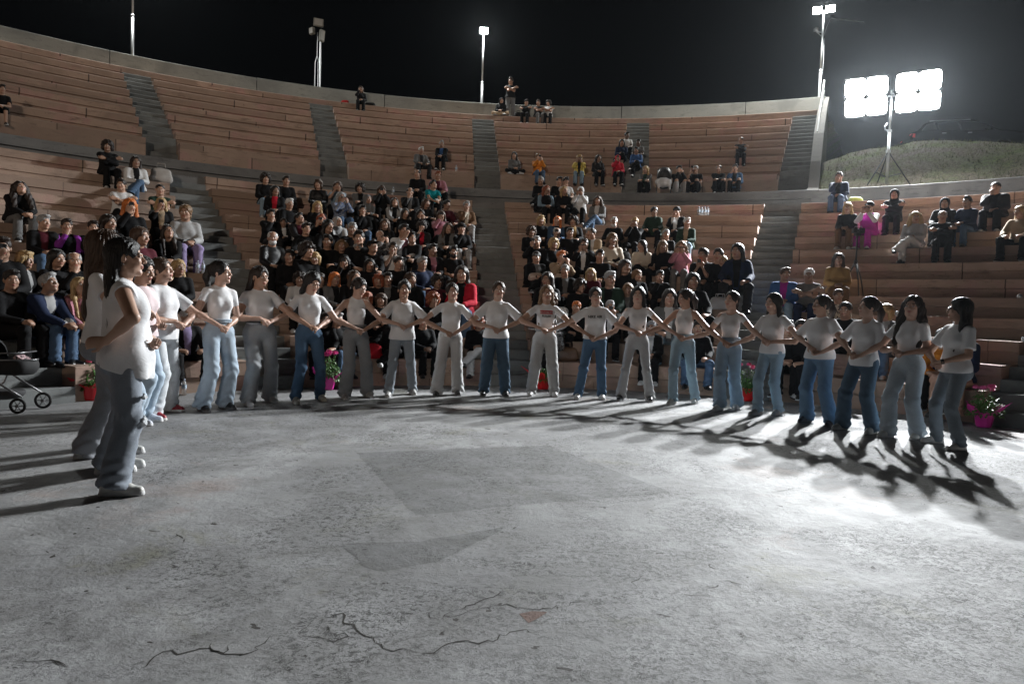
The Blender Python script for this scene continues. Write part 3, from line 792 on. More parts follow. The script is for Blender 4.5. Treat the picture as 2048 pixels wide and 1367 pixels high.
def trouser_mesh(J, h, seed=1, fat=1.0, cut='wide', waist=.13, short=False, floor_z=None):
    pts = [J['hip', s_] for s_ in (-1, 1)] + [J['kne', s_] for s_ in (-1, 1)] + [J['ank', s_] for s_ in (-1, 1)] + [J['waist']]
    P = np.array(pts); lo = P.min(0) - .2; hi = P.max(0) + .2
    F_ = Field(lo, hi, h); Rp, pel = J['Rp'], J['pel']
    F_.add(ell(pel + Rp @ A_(0, .004, -.01), (.158 * fat, .114 * fat, .125), Rp), .03)
    F_.add(cone(pel + Rp @ A_(0, 0, .02), pel + Rp @ A_(0, 0, .16), .112 * fat, .098 * fat, Rp @ A_(1, 0, 0), 1.22), .04)
    rk, ra, rt = dict(wide=(.078, .098, .094), straight=(.066, .070, .088), flare=(.058, .082, .084), slim=(.056, .046, .086), cargo=(.084, .078, .098))[cut]
    for s_ in (-1, 1):
        hp, kn, an = J['hip', s_], J['kne', s_], J['ank', s_]
        F_.add(ell(pel + Rp @ A_(s_ * .066, .072, -.05), (.080 * fat, .076 * fat, .088), Rp), .04)
        F_.add(cone(hp, kn, rt * fat, rk), .03)
        if not short:
            d = nrm(an - kn); e = an + d * .03
            F_.add(cone(kn, e + d * .05, rk, ra, cutp=(e, d)), .03)
    def fold(X, Y, Z):
        r = 0
        for s_ in (-1, 1):
            kn, an, hp = J['kne', s_], J['ank', s_], J['hip', s_]
            for c, rad, am, fq in ((kn, .13, .006, 60), (an, .16, .009, 75), (hp, .12, .004, 55)):
                dd = (X - c[0]) ** 2 + (Y - c[1]) ** 2 + (Z - c[2]) ** 2
                r = r + am * np.exp(-dd / rad ** 2) * np.sin(fq * (Z + .25 * Y) + 14 * X * s_ + 2.5 * np.sin(25 * X + seed) + seed + s_)
        return r + cloth_noise(seed, .0022, 18)(X, Y, Z)
    F_.displace(fold)
    F_.plane(pel + Rp @ A_(0, 0, waist), Rp @ A_(0, 0, 1))
    V, Q = F_.mesh()
    if floor_z is not None: V[:, 2] = np.maximum(V[:, 2], floor_z)
    return np_mesh('trousers', V, Q, [M['white_cotton']])

def shoe_mesh(J, s_, h, chunky=True):
    an, to = J['ank', s_], J['toe', s_]; side = np.cross(to, A_(0, 0, 1))
    base = an - A_(0, 0, .075)
    F_ = Field(base - .17 - A_(0, 0, -.1), base + A_(.26, .26, .24) * 1.0, h) if False else Field(base - A_(.24, .24, .03), base + A_(.24, .24, .17), h)
    k = 1.0 if chunky else .88
    F_.add(cone(base - to * .045 + A_(0, 0, .038), base + to * .075 + A_(0, 0, .034), .036 * k, .042 * k), .02)
    F_.add(cone(base + to * .075 + A_(0, 0, .034), base + to * .150 + A_(0, 0, .028), .042 * k, .032 * k), .02)
    F_.add(cone(base - to * .03 + A_(0, 0, .05), base + A_(0, 0, .10), .036 * k, .034), .02)
    F_.add(cone(base + to * .03 + A_(0, 0, .07), base + to * .09 + A_(0, 0, .05), .026, .024), .02)
    F_.plane(base, A_(0, 0, -1)); F_.plane(base + A_(0, 0, .125), A_(0, 0, 1))
    # the sole stands a little proud
    def sole(X, Y, Z):
        a, b = base - to * .045, base + to * .148
        d = cone(a, b, .041 * k, .038 * k)[0](X, Y, base[2] + 0 * Z); return np.maximum(d, Z - base[2] - .024)
    F_.add((sole, base - A_(.25, .25, .02), base + A_(.25, .25, .04)), .003)
    F_.plane(base, A_(0, 0, -1))
    V, Q = F_.mesh()
    me = np_mesh('shoe', V, Q, [M['white_cotton'], M['white_cotton']])
    me.polygons.foreach_set('material_index', (V[Q].mean(1)[:, 2] < base[2] + .026).astype(np.int32))
    return me

def hair_mesh(style, h, seed=1, J=None):
    """in head space (origin at the head centre, facing -Y)"""
    F_ = Field((-.24, -.2, -.72 if style in ('long', 'halfup', 'ponylong', 'sidepony', 'wavy', 'vlong') else -.3), (.24, .36, .24), h)
    W = A_
    vol = dict(short=(.0, .0), buzz=(-.004, -.004), balding=(-.002, -.004)).get(style, (.006, .008))
    a, b = vol
    F_.add(ell(W(0, .022, .040), (.0815 + a, .1005 + a, .088 + b)), 0)
    face = ell(W(0, -.100, -.035), (.060, .072, .105))
    if style in ('short', 'buzz', 'balding'):
        F_.plane(W(0, .03, -.045), A_(0, .35, -1))
        F_.cut(ell(W(0, -.105, -.05), (.084, .085, .125)), .01)
        F_.cut(ell(W(0, -.04, -.075), (.12, .07, .075)), .01)
        if style == 'short': F_.add(ell(W(.01, -.045, .105), (.055, .05, .028)), .02)
        if style == 'balding': F_.cut(ell(W(0, -.05, .12), (.062, .115, .075)), .012)
        am, fq = .003, 1
    elif style in ('curly', 'afro'):
        F_.add(ell(W(0, .02, .05), (.105, .115, .10)), .02)
        for s_ in (-1, 1): F_.add(ell(W(s_ * .078, .015, -.02), (.035, .055, .075)), .02)
        F_.cut(ell(W(0, -.11, -.045), (.060, .075, .105)), .012); am = .010
    elif style == 'bob':
        for s_ in (-1, 1):
            F_.add(cone(W(s_ * .072, -.01, .03), W(s_ * .070, .005, -.105), .034, .026), .03)
        F_.add(ell(W(0, .07, -.04), (.080, .05, .08)), .04)
        F_.add(ell(W(.0, -.05, .10), (.065, .04, .03)), .02)
        F_.cut(ell(W(0, -.115, -.05), (.054, .075, .115)), .01); am = .004
    elif style == 'cap':
        F_.plane(W(0, 0, .035), A_(0, .0, -1)); F_.add(ell(W(0, -.115, .05), (.062, .07, .009)), .008); am = 0
    elif style == 'beanie':
        F_.add(ell(W(0, .015, .075), (.088, .10, .075)), .02); F_.plane(W(0, 0, .028), A_(0, -.15, -1)); am = .002
    else:
        F_.cut(ell(W(0, -.122, -.018), (.064, .094, .108)), .010); F_.cut(cone(W(0, -.095, .10), W(0, .04, .142), .007, .004), .006); am = .0036
        if style in ('pony', 'ponylong', 'bun', 'sidepony', 'tied'): 
            F_.cut(ell(W(0, -.02, -.10), (.13, .085, .085)), .01)
            if style in ('pony', 'ponylong'):
                F_.add(ell(W(0, .125, .055), (.028, .03, .028)), .02)
                L = .26 if style == 'pony' else .36
                F_.add(cone(W(0, .135, .055), W(.005, .165, -.04), .026, .034), .02)
                F_.add(cone(W(.005, .165, -.04), W(.01, .150, -L + .03), .034, .014), .03)
            elif style == 'bun': F_.add(ell(W(0, .075, .125), (.040, .038, .034)), .012)
            elif style == 'tied':
                F_.add(ell(W(0, .115, -.04), (.030, .032, .04)), .02); F_.add(cone(W(0, .12, -.05), W(.03, .11, -.13), .022, .012), .02)
            else:
                F_.add(cone(W(.03, .11, -.02), W(.085, .07, -.12), .03, .028), .02); F_.add(cone(W(.085, .07, -.12), W(.105, -.03, -.36), .028, .014), .02)
        else:
            wid = dict(long=.0, halfup=.0, wavy=.016, medium=.0, vlong=.01).get(style, 0)
            L = dict(long=.42, halfup=.36, wavy=.40, medium=.20, vlong=.60)[style]
            if style in ('halfup', 'vlong'):
                for s_ in (-1, 1):
                    F_.cut(ell(W(s_ * .088, -.012, -.028), (.034, .046, .050)), .01)
                    F_.add(cone(W(s_ * .058, .055, .0), W(s_ * .072, .075, -.16), .034, .032), .03)
                    F_.add(cone(W(s_ * .072, .075, -.16), W(s_ * .085, .03 if s_ > 0 and style == 'halfup' else .09, -L * .9), .030, .014), .03)
            else:
              for s_ in (-1, 1):
                F_.add(cone(W(s_ * .070, .015, .02), W(s_ * (.083 + wid), .035, -.13), .030 + wid, .030 + wid), .03)
                if style != 'halfup' or s_ > 0 or True:
                    F_.add(cone(W(s_ * (.083 + wid), .03, -.13), W(s_ * (.095 + wid * 1.5), -.035 if style != 'medium' else 0, -L), .028 + wid, .013 + wid), .03)
            F_.add(cone(W(0, .075, 0), W(0, .085, -.12), .075, .07, A_(0, 1, 0), .6), .04)
            F_.add(cone(W(0, .085, -.12), W(0, .115, -L), .075 + wid, .055 + wid, A_(0, 1, 0), .42), .03)
            if style == 'wavy': am = .0045
    ff = dict(curly=55, wavy=42, afro=60).get(style, 95)
    def dis(X, Y, Z):
        an = np.arctan2(X, Y + .02 * 0 + 1e-6)
        d = am * np.sin(ff * .35 * an * 1.7 + 3 * np.sin(14 * Z + seed) + seed)
        if style in ('curly', 'wavy', 'afro'): d = d + am * .8 * np.sin(ff * Z + 4 * np.sin(30 * X) + 3 * np.sin(25 * Y)) + am * .5 * np.sin(ff * 1.3 * X + 2 * np.sin(40 * Y) + seed)
        return d
    if am: F_.displace(dis)
    V, Q = F_.mesh()
    return np_mesh('hair', V, Q, [M['white_cotton']])

# ---------------------------------------------------------------- skin, cloth and hair materials
def skin_mat(name, col):
    m, nt, b = nt_new(name)
    at = N(nt, 'ShaderNodeVertexColor'); at.layer_name = 'zones'
    sp = N(nt, 'ShaderNodeSeparateColor'); nt.links.new(at.outputs[0], sp.inputs[0])
    tc = N(nt, 'ShaderNodeTexCoord').outputs['Object']
    c = mix(nt, noise(nt, 14, 3, .6, tc), [k * .88 for k in col], [min(1, k * 1.1) for k in col])
    c = mix(nt, sp.outputs[0], c, (col[0] * .75, col[1] * .36, col[2] * .38))
    c = mix(nt, sp.outputs[2], c, (.62, .60, .58)); c = mix(nt, sp.outputs[1], c, (.03, .02, .016))
    nt.links.new(c, b.inputs['Base Color']); b.inputs['Roughness'].default_value = .48
    b.inputs['Subsurface Weight'].default_value = 0.0
    return m
M['skin0'] = skin_mat('skin_light', (.52, .33, .25)); M['skin1'] = skin_mat('skin_warm', (.42, .25, .175)); M['skin2'] = skin_mat('skin_tan', (.33, .19, .13)); M['skin4'] = skin_mat('skin_olive', (.27, .16, .11)); M['skin3'] = skin_mat('skin_dark', (.11, .065, .045))
_cm = {}
def cloth(col, kind='cotton'):
    key = (tuple(round(c, 3) for c in col), kind)
    if key in _cm: return _cm[key]
    m, nt, b = nt_new(kind + '_cloth'); tc = N(nt, 'ShaderNodeTexCoord').outputs['Object']
    rough = .85
    if kind == 'denim':
        c = mix(nt, ramp(nt, noise(nt, 5, 4, .6, tc), .35, .65), [k * .86 for k in col], [min(1, k * 1.14 + .01) for k in col])
        c = mix(nt, ramp(nt, noise(nt, 160, 3, .7, tc), .3, .75), c, [min(1, k * 1.25 + .03) for k in col])
    elif kind == 'pattern':
        c = mix(nt, ramp(nt, noise(nt, 55, 2, .5, tc), .47, .53), col, (.30, .30, .30))
    elif kind == 'floral':
        c = mix(nt, ramp(nt, noise(nt, 30, 2, .5, tc), .52, .56), col, (.06, .05, .05))
    else:
        c = mix(nt, noise(nt, 7, 4, .6, tc), [k * .9 for k in col], [min(1, k * 1.06) for k in col])
    nt.links.new(c, b.inputs['Base Color'])
    if kind == 'leather': rough = .34
    if kind == 'puffer': rough = .45
    b.inputs['Roughness'].default_value = rough
    b.inputs['Specular IOR Level'].default_value = .5 if kind in ('leather', 'puffer') else .2
    mp = N(nt, 'ShaderNodeMapping'); mp.inputs['Scale'].default_value = (1, 1, 1.8 if kind != 'puffer' else 5); nt.links.new(tc, mp.inputs[0])
    bump(nt, b, noise(nt, 13 if kind != 'knit' else 60, 4, .55, mp.outputs[0], .8), .4 if kind != 'puffer' else .7, .014)
    _cm[key] = m; return m
def hairm(col):
    key = (tuple(col), 'hair')
    if key in _cm: return _cm[key]
    m, nt, b = nt_new('hair'); tc = N(nt, 'ShaderNodeTexCoord').outputs['Object']
    mp = N(nt, 'ShaderNodeMapping'); mp.inputs['Scale'].default_value = (1, 1, .06); nt.links.new(tc, mp.inputs[0])
    st = noise(nt, 170, 4, .7, mp.outputs[0], .1)
    c = mix(nt, ramp(nt, st, .3, .72), [k * .45 for k in col], [min(1, k * 1.5) for k in col])
    nt.links.new(c, b.inputs['Base Color']); b.inputs['Roughness'].default_value = .5; b.inputs['Specular IOR Level'].default_value = .4
    bump(nt, b, st, .8, .006)
    _cm[key] = m; return m
M['white_cotton'] = cloth((.70, .70, .71))
def set_mats(o, mats):
    for i, mm in enumerate(mats):
        if i < len(o.material_slots):
            o.material_slots[i].link = 'OBJECT'; o.material_slots[i].material = mm
def link_child(name, me, parent, mats, mat=None):
    o = bpy.data.objects.new(name, me); COL.objects.link(o); o.parent = parent
    if mat is not None: o.matrix_local = mat
    set_mats(o, mats); return o
def head_matrix(J, s_=1.075):
    mm = Matrix.Identity(4)
    for i in range(3):
        for j in range(3): mm[i][j] = J['Rh'][i, j] * s_
        mm[i][3] = J['head'][i]
    return mm
# ---------------------------------------------------------------- the dancers
WHITE = (.72, .72, .73)
LJ, GJ, BJ, DJ, VLJ = (.33, .40, .47), (.28, .295, .31), (.085, .16, .25), (.04, .085, .15), (.48, .50, .52)
H_BLK, H_DBR, H_BR, H_LBR, H_BLD, H_AUB, H_GRY, H_WHT = (.012, .010, .009), (.022, .014, .011), (.055, .03, .018), (.15, .085, .04), (.36, .24, .11), (.22, .055, .02), (.28, .28, .28), (.55, .55, .54)
# (feet px L, feet px R, head u, head v, body yaw, head yaw, head pitch, hair, hair colour, trousers colour, cut, shoe colour, sole colour, top dict, fat, label)
DAN = [
 dict(f=((225,946),(237,990)), h=(238,468), by=80, hy=84, hp=-2, hair='vlong', hc=H_BLK, tr=(.20,.225,.26), cut='wide', sh=(.62,.61,.58), fwd=-.05, top=dict(hem=-.12, loose=.036, sleeve=.10, fold=.009, tilt=.30), fat=1.08, near=1, lab='person in long cap-sleeve white top and ripped blue-grey jeans, nearest the camera at far left'),
 dict(f=((182,915),(243,934)), h=(217,456), by=80, hy=84, hp=0, hair='wavy', hc=H_BR, tr=(.22,.23,.25), cut='wide', sh=(.60,.60,.58), top=dict(hem=-.02), fat=1.05, near=1, lab='person in white top and grey jeans, right behind the nearest dancer at far left'),
 dict(f=((230,893),(250,905)), h=(254,486), by=72, hy=75, hp=4, hair='long', hc=H_DBR, tr=LJ, cut='wide', sh=(.60,.60,.58), top=dict(hem=0), fat=.96, near=1, lab='person in white top almost hidden between the second dancer and the dancer looking down'),
 dict(f=((276,850),(294,843)), h=(284,508), by=62, hy=52, hp=14, hair='tied', hc=H_BLK, tr=(.36,.44,.52), cut='straight', sh=(.55,.58,.65), top=dict(hem=0, col=(.66,.55,.56)), fat=.95, near=1, lab='person in pale pink top looking down, fourth dancer from the left'),
 dict(f=((310,838),(343,822)), h=(328,512), by=48, hy=62, hp=-8, hair='ponylong', hc=H_BR, tr=VLJ, cut='wide', sh=(.28,.02,.03), so=(.7,.69,.66), top=dict(hem=-.06, loose=.03, sleeve=.8, fold=.006), near=1, lab='person in loose white T-shirt, pale jeans and red and white sneakers'),
 dict(f=((407,822),(452,817)), h=(427,517), by=28, hy=62, hp=-2, hair='pony', hc=H_BLK, tr=LJ, cut='wide', sh=(.012,.012,.012), top=dict(hem=.10, loose=.004, sleeve=.5, fold=.002), fat=.98, near=1, lab='person in fitted white T-shirt, light blue jeans and black shoes, looking sideways'),
 dict(f=((498,811),(541,803)), h=(511,528), by=20, hy=38, hp=6, hair='halfup', hc=H_DBR, tr=GJ, cut='wide', sh=(.35,.35,.35), top=dict(hem=.08, loose=.014, sleeve=.6, bust=1.2), fat=1.16, belt=1, lab='person in white T-shirt with black belt and gold buckle, grey wide trousers'),
 dict(f=((592,806),(641,800)), h=(617,538), by=15, hy=25, hp=24, hair='long', hc=H_BLK, tr=(.05,.10,.17), cut='straight', sh=(.42,.40,.33), top=dict(hem=.05, loose=.01, sleeve=.6), fat=.98, lab='person in white T-shirt and dark blue jeans with very long black hair, head bowed'),
 dict(f=((690,797),(735,793)), h=(708,552), by=14, hy=42, hp=18, hair='sidepony', hc=H_DBR, tr=(.20,.21,.22), cut='wide', sh=(.32,.31,.30), top=dict(hem=.08, loose=.0, sleeve=0, neck='halter', fold=.001), fat=.96, lab='person in white halter top and dark grey wide trousers, beside the pink potted chrysanthemum'),
 dict(f=((777,793),(825,788)), h=(801,558), by=3, hy=0, hp=-5, hair='bun', hc=H_BLK, tr=(.22,.25,.28), cut='straight', sh=(.38,.38,.37), top=dict(hem=-.06, loose=.034, sleeve=.85, neck='vee', fold=.007), fat=.97, lab='person in open-collared white shirt and grey jeans with hair in a top bun'),
 dict(f=((873,791),(915,789)), h=(898,563), by=0, hy=6, hp=-2, hair='tied', hc=H_DBR, tr=(.44,.44,.44), cut='wide', sh=(.03,.03,.03), top=dict(hem=.0, loose=.012, sleeve=.7, fold=.006), fat=.97, lab='person in white T-shirt and pale grey wide trousers, third left of the red-print shirt'),
 dict(f=((967,791),(1010,791)), h=(991,560), by=0, hy=4, hp=-6, hair='tied', hc=H_BR, tr=(.045,.085,.13), cut='cargo', sh=(.012,.012,.012), top=dict(hem=-.03, loose=.028, sleeve=.85, fold=.006), lab='person in loose white T-shirt and dark baggy blue jeans, middle of the line'),
 dict(f=((1062,791),(1108,792)), h=(1086,567), by=0, hy=4, hp=-3, hair='long', hc=H_LBR, tr=(.36,.36,.355), cut='cargo', sh=(.62,.62,.61), top=dict(hem=.12, loose=.010, sleeve=.6, print='red'), fat=.95, lab='person in cropped white T-shirt with red box print and pale cargo jeans'),
 dict(f=((1156,797),(1203,798)), h=(1186,572), by=0, hy=4, hp=-4, hair='sidepony', hc=H_BLK, tr=(.06,.12,.20), cut='straight', sh=(.62,.62,.61), top=dict(hem=.02, loose=.024, sleeve=.8, print='text'), glasses=1, fat=.98, lab='person in glasses and white T-shirt with black chest lettering, mid-blue jeans'),
 dict(f=((1241,800),(1299,802)), h=(1276,570), by=-3, hy=-4, hp=-3, hair='long', hc=H_BLK, tr=(.34,.34,.34), cut='flare', sh=(.03,.03,.03), so=(.55,.55,.55), top=dict(hem=.09, loose=.002, sleeve=.4, neck='scoop', fold=.001), fat=.94, lab='person in tight white T-shirt and pale grey flared jeans with long black hair'),
 dict(f=((1344,808),(1389,806)), h=(1366,576), by=-14, hy=-52, hp=6, hair='pony', hc=H_DBR, tr=(.22,.30,.35), cut='straight', sh=(.45,.44,.42), top=dict(hem=.13, loose=.0, sleeve=0, neck='halter', fold=.001), fat=.97, lab='person in cropped white tank top and straight light blue jeans, ponytail, looking left'),
 dict(f=((1441,820),(1469,817)), h=(1462,580), by=-18, hy=-34, hp=-6, hair='tied', hc=H_DBR, tr=(.20,.27,.34), cut='wide', sh=(.55,.55,.54), top=dict(hem=.13, loose=.0, sleeve=.45, neck='scoop', fold=.001), fat=.97, lab='person in scoop-neck cropped white top and light blue jeans, beside the red flower pot'),
 dict(f=((1521,831),(1546,828)), h=(1547,583), by=-28, hy=-42, hp=0, hair='medium', hc=H_BLK, tr=(.22,.30,.36), cut='straight', sh=(.28,.27,.26), top=dict(hem=-.03, loose=.022, sleeve=.7, fold=.006), fat=.94, lab='person in loose white T-shirt with straight dark shoulder-length hair and striped sneakers'),
 dict(f=((1612,843),(1660,851)), h=(1640,587), by=-25, hy=-55, hp=-4, hair='pony', hc=H_DBR, tr=(.11,.19,.29), cut='wide', sh=(.05,.05,.05), top=dict(hem=-.03, loose=.03, sleeve=.75, fold=.006), fat=1.04, lab='person in full white T-shirt and blue wide jeans with ponytail, fourth from the right'),
 dict(f=((1682,858),(1742,866)), h=(1722,591), by=-30, hy=-60, hp=-6, hair='ponylong', hc=H_DBR, tr=(.06,.10,.145), cut='wide', sh=(.35,.35,.34), top=dict(hem=-.06, loose=.02, sleeve=.8, neck='vee', fold=.005), fat=1.02, lab='person in long white V-neck T-shirt and dark wide jeans, third from the right'),
 dict(f=((1773,873),(1832,878)), h=(1806,588), by=-26, hy=-16, hp=-4, hair='wavy', hc=H_DBR, tr=(.32,.37,.41), cut='wide', sh=(.60,.60,.58), top=dict(hem=.12, loose=.010, sleeve=.6), fat=1.0, lab='person in cropped white T-shirt and pale jeans with long wavy dark hair'),
 dict(f=((1868,885),(1914,900)), h=(1902,592), by=-48, hy=-82, hp=0, hair='long', hc=H_BLK, tr=(.16,.19,.22), cut='straight', sh=(.58,.57,.55), top=dict(hem=-.04, loose=.022, sleeve=.75, fold=.006), glasses=1, wrist=1, fat=1.0, lab='person in glasses, white T-shirt and grey jeans at the right end of the line'),
]
def px_ray(u, v): return CF + CR * (u - 1024) / FPX - CU * (v - 683.5) / FPX
def height_at(x, y, v_head):
    # height above (x,y,0) whose image row is v_head
    lo, hi = 0.5, 3.0
    for _ in range(30):
        mid = (lo + hi) / 2; d = A_(x, y, mid - CAM_H); vv = 683.5 - FPX * (d @ CU) / (d @ CF)
        if vv > v_head: lo = mid
        else: hi = mid
    return (lo + hi) / 2
for D in DAN:
    fl_, fr_ = (A_(*pixfloor(*p), 0) for p in D['f'])
    vm = (D['f'][0][1] + D['f'][1][1]) / 2
    root = A_(*pixfloor(D['h'][0] * .55 + .45 * (D['f'][0][0] + D['f'][1][0]) / 2, vm), 0)
    D['feet'] = (fl_, fr_); D['root'] = root
    hd = A_(*(CF + CR * (D['h'][0] - 1024) / FPX)); 
    D['H'] = height_at(root[0], root[1], D['h'][1])
    base = math.atan2(-root[0], root[1])            # rotation that makes -Y face the camera
    D['rot'] = base * 1.0 + math.radians(D['by']); D['hrot'] = base + math.radians(D['hy']); 
    D['nrm'] = rotz(D['rot']) @ A_(0, -1, 0)
    D['s'] = D['H'] / 1.675
for i, D in enumerate(DAN):
    D['J'] = D['root'] + D['nrm'] * (.205 * D['s'] * D.get('fat', 1)) + A_(0, 0, (.975 + .045 * math.sin(i * 2.3)) * D['s'])
GLASS = plain('dark_frame', (.01, .01, .01), .3)
M['gold'] = plain('gold_buckle', (.6, .4, .12), .3, .9); M['belt'] = plain('black_leather_belt', (.012, .012, .012), .35)
def text_mesh(name, s_, size, mat, parent, loc, rot, bold=True):
    cu = bpy.data.curves.new(name, 'FONT'); cu.body = s_; cu.size = size; cu.align_x = 'CENTER'; cu.extrude = .0008; cu.offset = .0015 if bold else 0; cu.resolution_u = 2
    ob = bpy.data.objects.new(name, cu); COL.objects.link(ob)
    dg = bpy.context.evaluated_depsgraph_get(); me = bpy.data.meshes.new_from_object(ob.evaluated_get(dg))
    bpy.data.objects.remove(ob); me.materials.clear(); me.materials.append(mat)
    o = bpy.data.objects.new(name, me); COL.objects.link(o); o.parent = parent; o.location = loc; o.rotation_euler = rot
    return o
def build_dancer(i, D):
    near = D.get('near', 0); h = .0068 if near else .0082
    if i < 2: h = .006
    s_ = D['s']; Rw = rotz(D['rot']); toL = lambda p: (Rw.T @ (np.asarray(p) - D['root'])) / s_
    feet = [toL(p) for p in D['feet']]
    if feet[0][0] > feet[1][0]: feet = feet[::-1]
    feet = [A_(p[0], np.clip(p[1], -.3, .3), 0) for p in feet]
    if feet[1][0] - feet[0][0] < .12:
        c = (feet[0][0] + feet[1][0]) / 2; feet[0][0] = c - .07; feet[1][0] = c + .07
    mid = (feet[0] + feet[1]) / 2
    n = len(DAN); hands = []; hints = []; fd = []; pal = []; curl = []
    for k, sd in enumerate((-1, 1)):
        j = i + sd
        if 0 <= j < n: tgt = DAN[j]['J']
        elif i == n - 1: tgt = D['J']
        else: tgt = None
        if tgt is None:
            hands.append(A_(-.22, .03, .98)); hints.append(A_(-.9, -.6, -.4)); fd.append(A_(.25, 1, -.15)); pal.append(A_(.3, -1, 0)); curl.append(.5)
        else:
            t = toL(tgt); sh = A_(sd * .165, 0, 1.38); d = nrm(t - sh)
            if i == n - 1 and sd == 1: t = t + A_(.02, -.03, .0); hands.append(t + A_(.075, 0, .02)); fd.append(A_(-1, -.1, -.15)); hints.append(A_(.6, .4, -.6))
            else:
                flat = nrm(A_(d[0], d[1], 0)); w = t - flat * .075 + A_(0, -.012 * sd, .016 * sd); hands.append(w); fd.append(flat + A_(0, 0, -.35)); hints.append(A_(sd * .05, .15, -1))
            pal.append(A_(0, .35 * sd, -.8 * sd)); curl.append(1.0)
    rel = D['hrot'] - D['rot']
    lean = .0
    rv = random.Random(i * 13 + 5)
    J = make_pose(feet, pelvis=(mid[0] * .5 + rv.uniform(-.045, .045), mid[1] * .3 + D.get('fwd', 0), .885 - .01 * rv.random()), pyaw=rv.uniform(-.12, .12), cyaw=rv.uniform(-.12, .12), croll=rv.uniform(-.05, .05), hands=hands, hints=hints, head=(rel, math.radians(D['hp']), rv.uniform(-.10, .10)), toes=(-.12, .12), cpitch=-.02, armlen=[min(1.30, max(1.02, float(np.linalg.norm(hands[q] - A_((-1, 1)[q] * .152 + mid[0] * .5, mid[1] * .3, 1.315)) / .52 * 1.015))) for q in (0, 1)], curl=curl, palm=pal, fdir=fd)
    # lengthen the arms a touch where the partner stands far
    body = bpy.data.objects.new('person', body_mesh(J, h, fat=D.get('fat', 1), bust=D['top'].get('bust', 1)))
    COL.objects.link(body); body.location = D['root']; body.rotation_euler = (0, 0, D['rot']); body.scale = (s_, s_, s_)
    set_mats(body, [M['skin0'] if i % 3 else M['skin1']])
    tag(body, D['lab'], 'person', 'dancers holding hands in a line across the stage')
    T = dict(D['top']); col = T.pop('col', WHITE); pr = T.pop('print', None); T.setdefault('hem', 0)
    me = top_mesh(J, h, seed=i + 1, fat=D.get('fat', 1), **T)
    tp = link_child('shirt', me, body, [cloth(col)])
    link_child('trousers', trouser_mesh(J, h, seed=i + 3, fat=D.get('fat', 1), cut=D['cut'], floor_z=.004), body, [cloth(D['tr'], 'denim')])
    for sd in (-1, 1): link_child('shoe', shoe_mesh(J, sd, h), body, [cloth(D['sh'], 'leather'), cloth(D.get('so', tuple(min(.62, c + .12) for c in D['sh'])), 'cotton')])
    link_child('hair', hair_mesh(D['hair'], h, i), body, [hairm(D['hc'])], head_matrix(J))
    Rc, ch, Rh, hd = J['Rc'], J['chest'], J['Rh'], J['head']
    if D.get('glasses'):
        g = MB()
        for e in (-1, 1): g.tube([hd + Rh @ A_(e * .033 + .024 * math.cos(a), -.098, .004 + .019 * math.sin(a)) for a in np.linspace(0, 6.283, 14)[:-1]], .0022, 5, closed=True)
        g.tube([hd + Rh @ A_(-.01, -.1, .008), hd + Rh @ A_(.01, -.1, .008)], .002, 5)
        for e in (-1, 1): g.tube([hd + Rh @ A_(e * .057, -.098, .008), hd + Rh @ A_(e * .078, .01, .008)], .002, 5)
        g.build('glasses', GLASS, body)
    if D.get('belt'):
        g = MB(); f = D['fat']; pel, Rp = J['pel'], J['Rp']
        g.tube([pel + Rp @ A_(.147 * f * math.cos(a), .123 * f * math.sin(a), .112) for a in np.linspace(0, 6.283, 40)[:-1]], .011, 6, closed=True)
        bl = g.build('belt', M['belt'], body, True)
        g = MB(); g.box(pel + Rp @ A_(0, -.123 * f - .012, .112), (.055, .012, .034)); g.build('buckle', M['gold'], bl)
    if D['top'].get('hem', 0) > .05 and not D.get('belt'):
        g = MB(); f = D.get('fat', 1); pel, Rp = J['pel'], J['Rp']
        for z_ in (.100, .122): g.tube([pel + Rp @ A_(.140 * f * math.cos(a), .117 * f * math.sin(a), z_) for a in np.linspace(0, 6.283, 40)[:-1]], .012, 6, closed=True)
        g.build('waistband', cloth(tuple(c * .85 for c in D['tr']), 'denim'), body, True)
    if D.get('wrist'):
        w, d = J['wri', 1], nrm(J['wri', 1] - J['elb', 1]); g = MB(); g.tube([w - d * .02, w + d * .012], .030, 12); g.build('wristband', M['black'], body, True)
    if i == 0:
        g = MB(); p = hd + Rh @ A_(-.082, .01, -.05); g.lathe([(.0, -.006), (.006, 0), (.0, .006)], tuple(p), 8); g.build('earring', M['steel'], body)
        # frayed rips at the knees
        for sd in (-1, 1):
            kn = J['kne', sd]
            for dz_, wd in ((.0, .05), (.16, .028)):
                F_ = Field(kn - .12 + A_(0, 0, dz_), kn + .12 + A_(0, 0, dz_), .005)
                F_.add(ell(kn + A_(.0, -.085, dz_), (wd, .014, wd * .62)), 0)
                F_.displace(lambda X, Y, Z: .006 * np.sin(170 * Z + 3 * np.sin(60 * X)) + .004 * np.sin(120 * X + 40 * Z))
                V, Q = F_.mesh(); link_child('frayed_rip', np_mesh('frayed_rip', V, Q, [M['white_cotton']]), body, [cloth((.60, .62, .64), 'knit')])
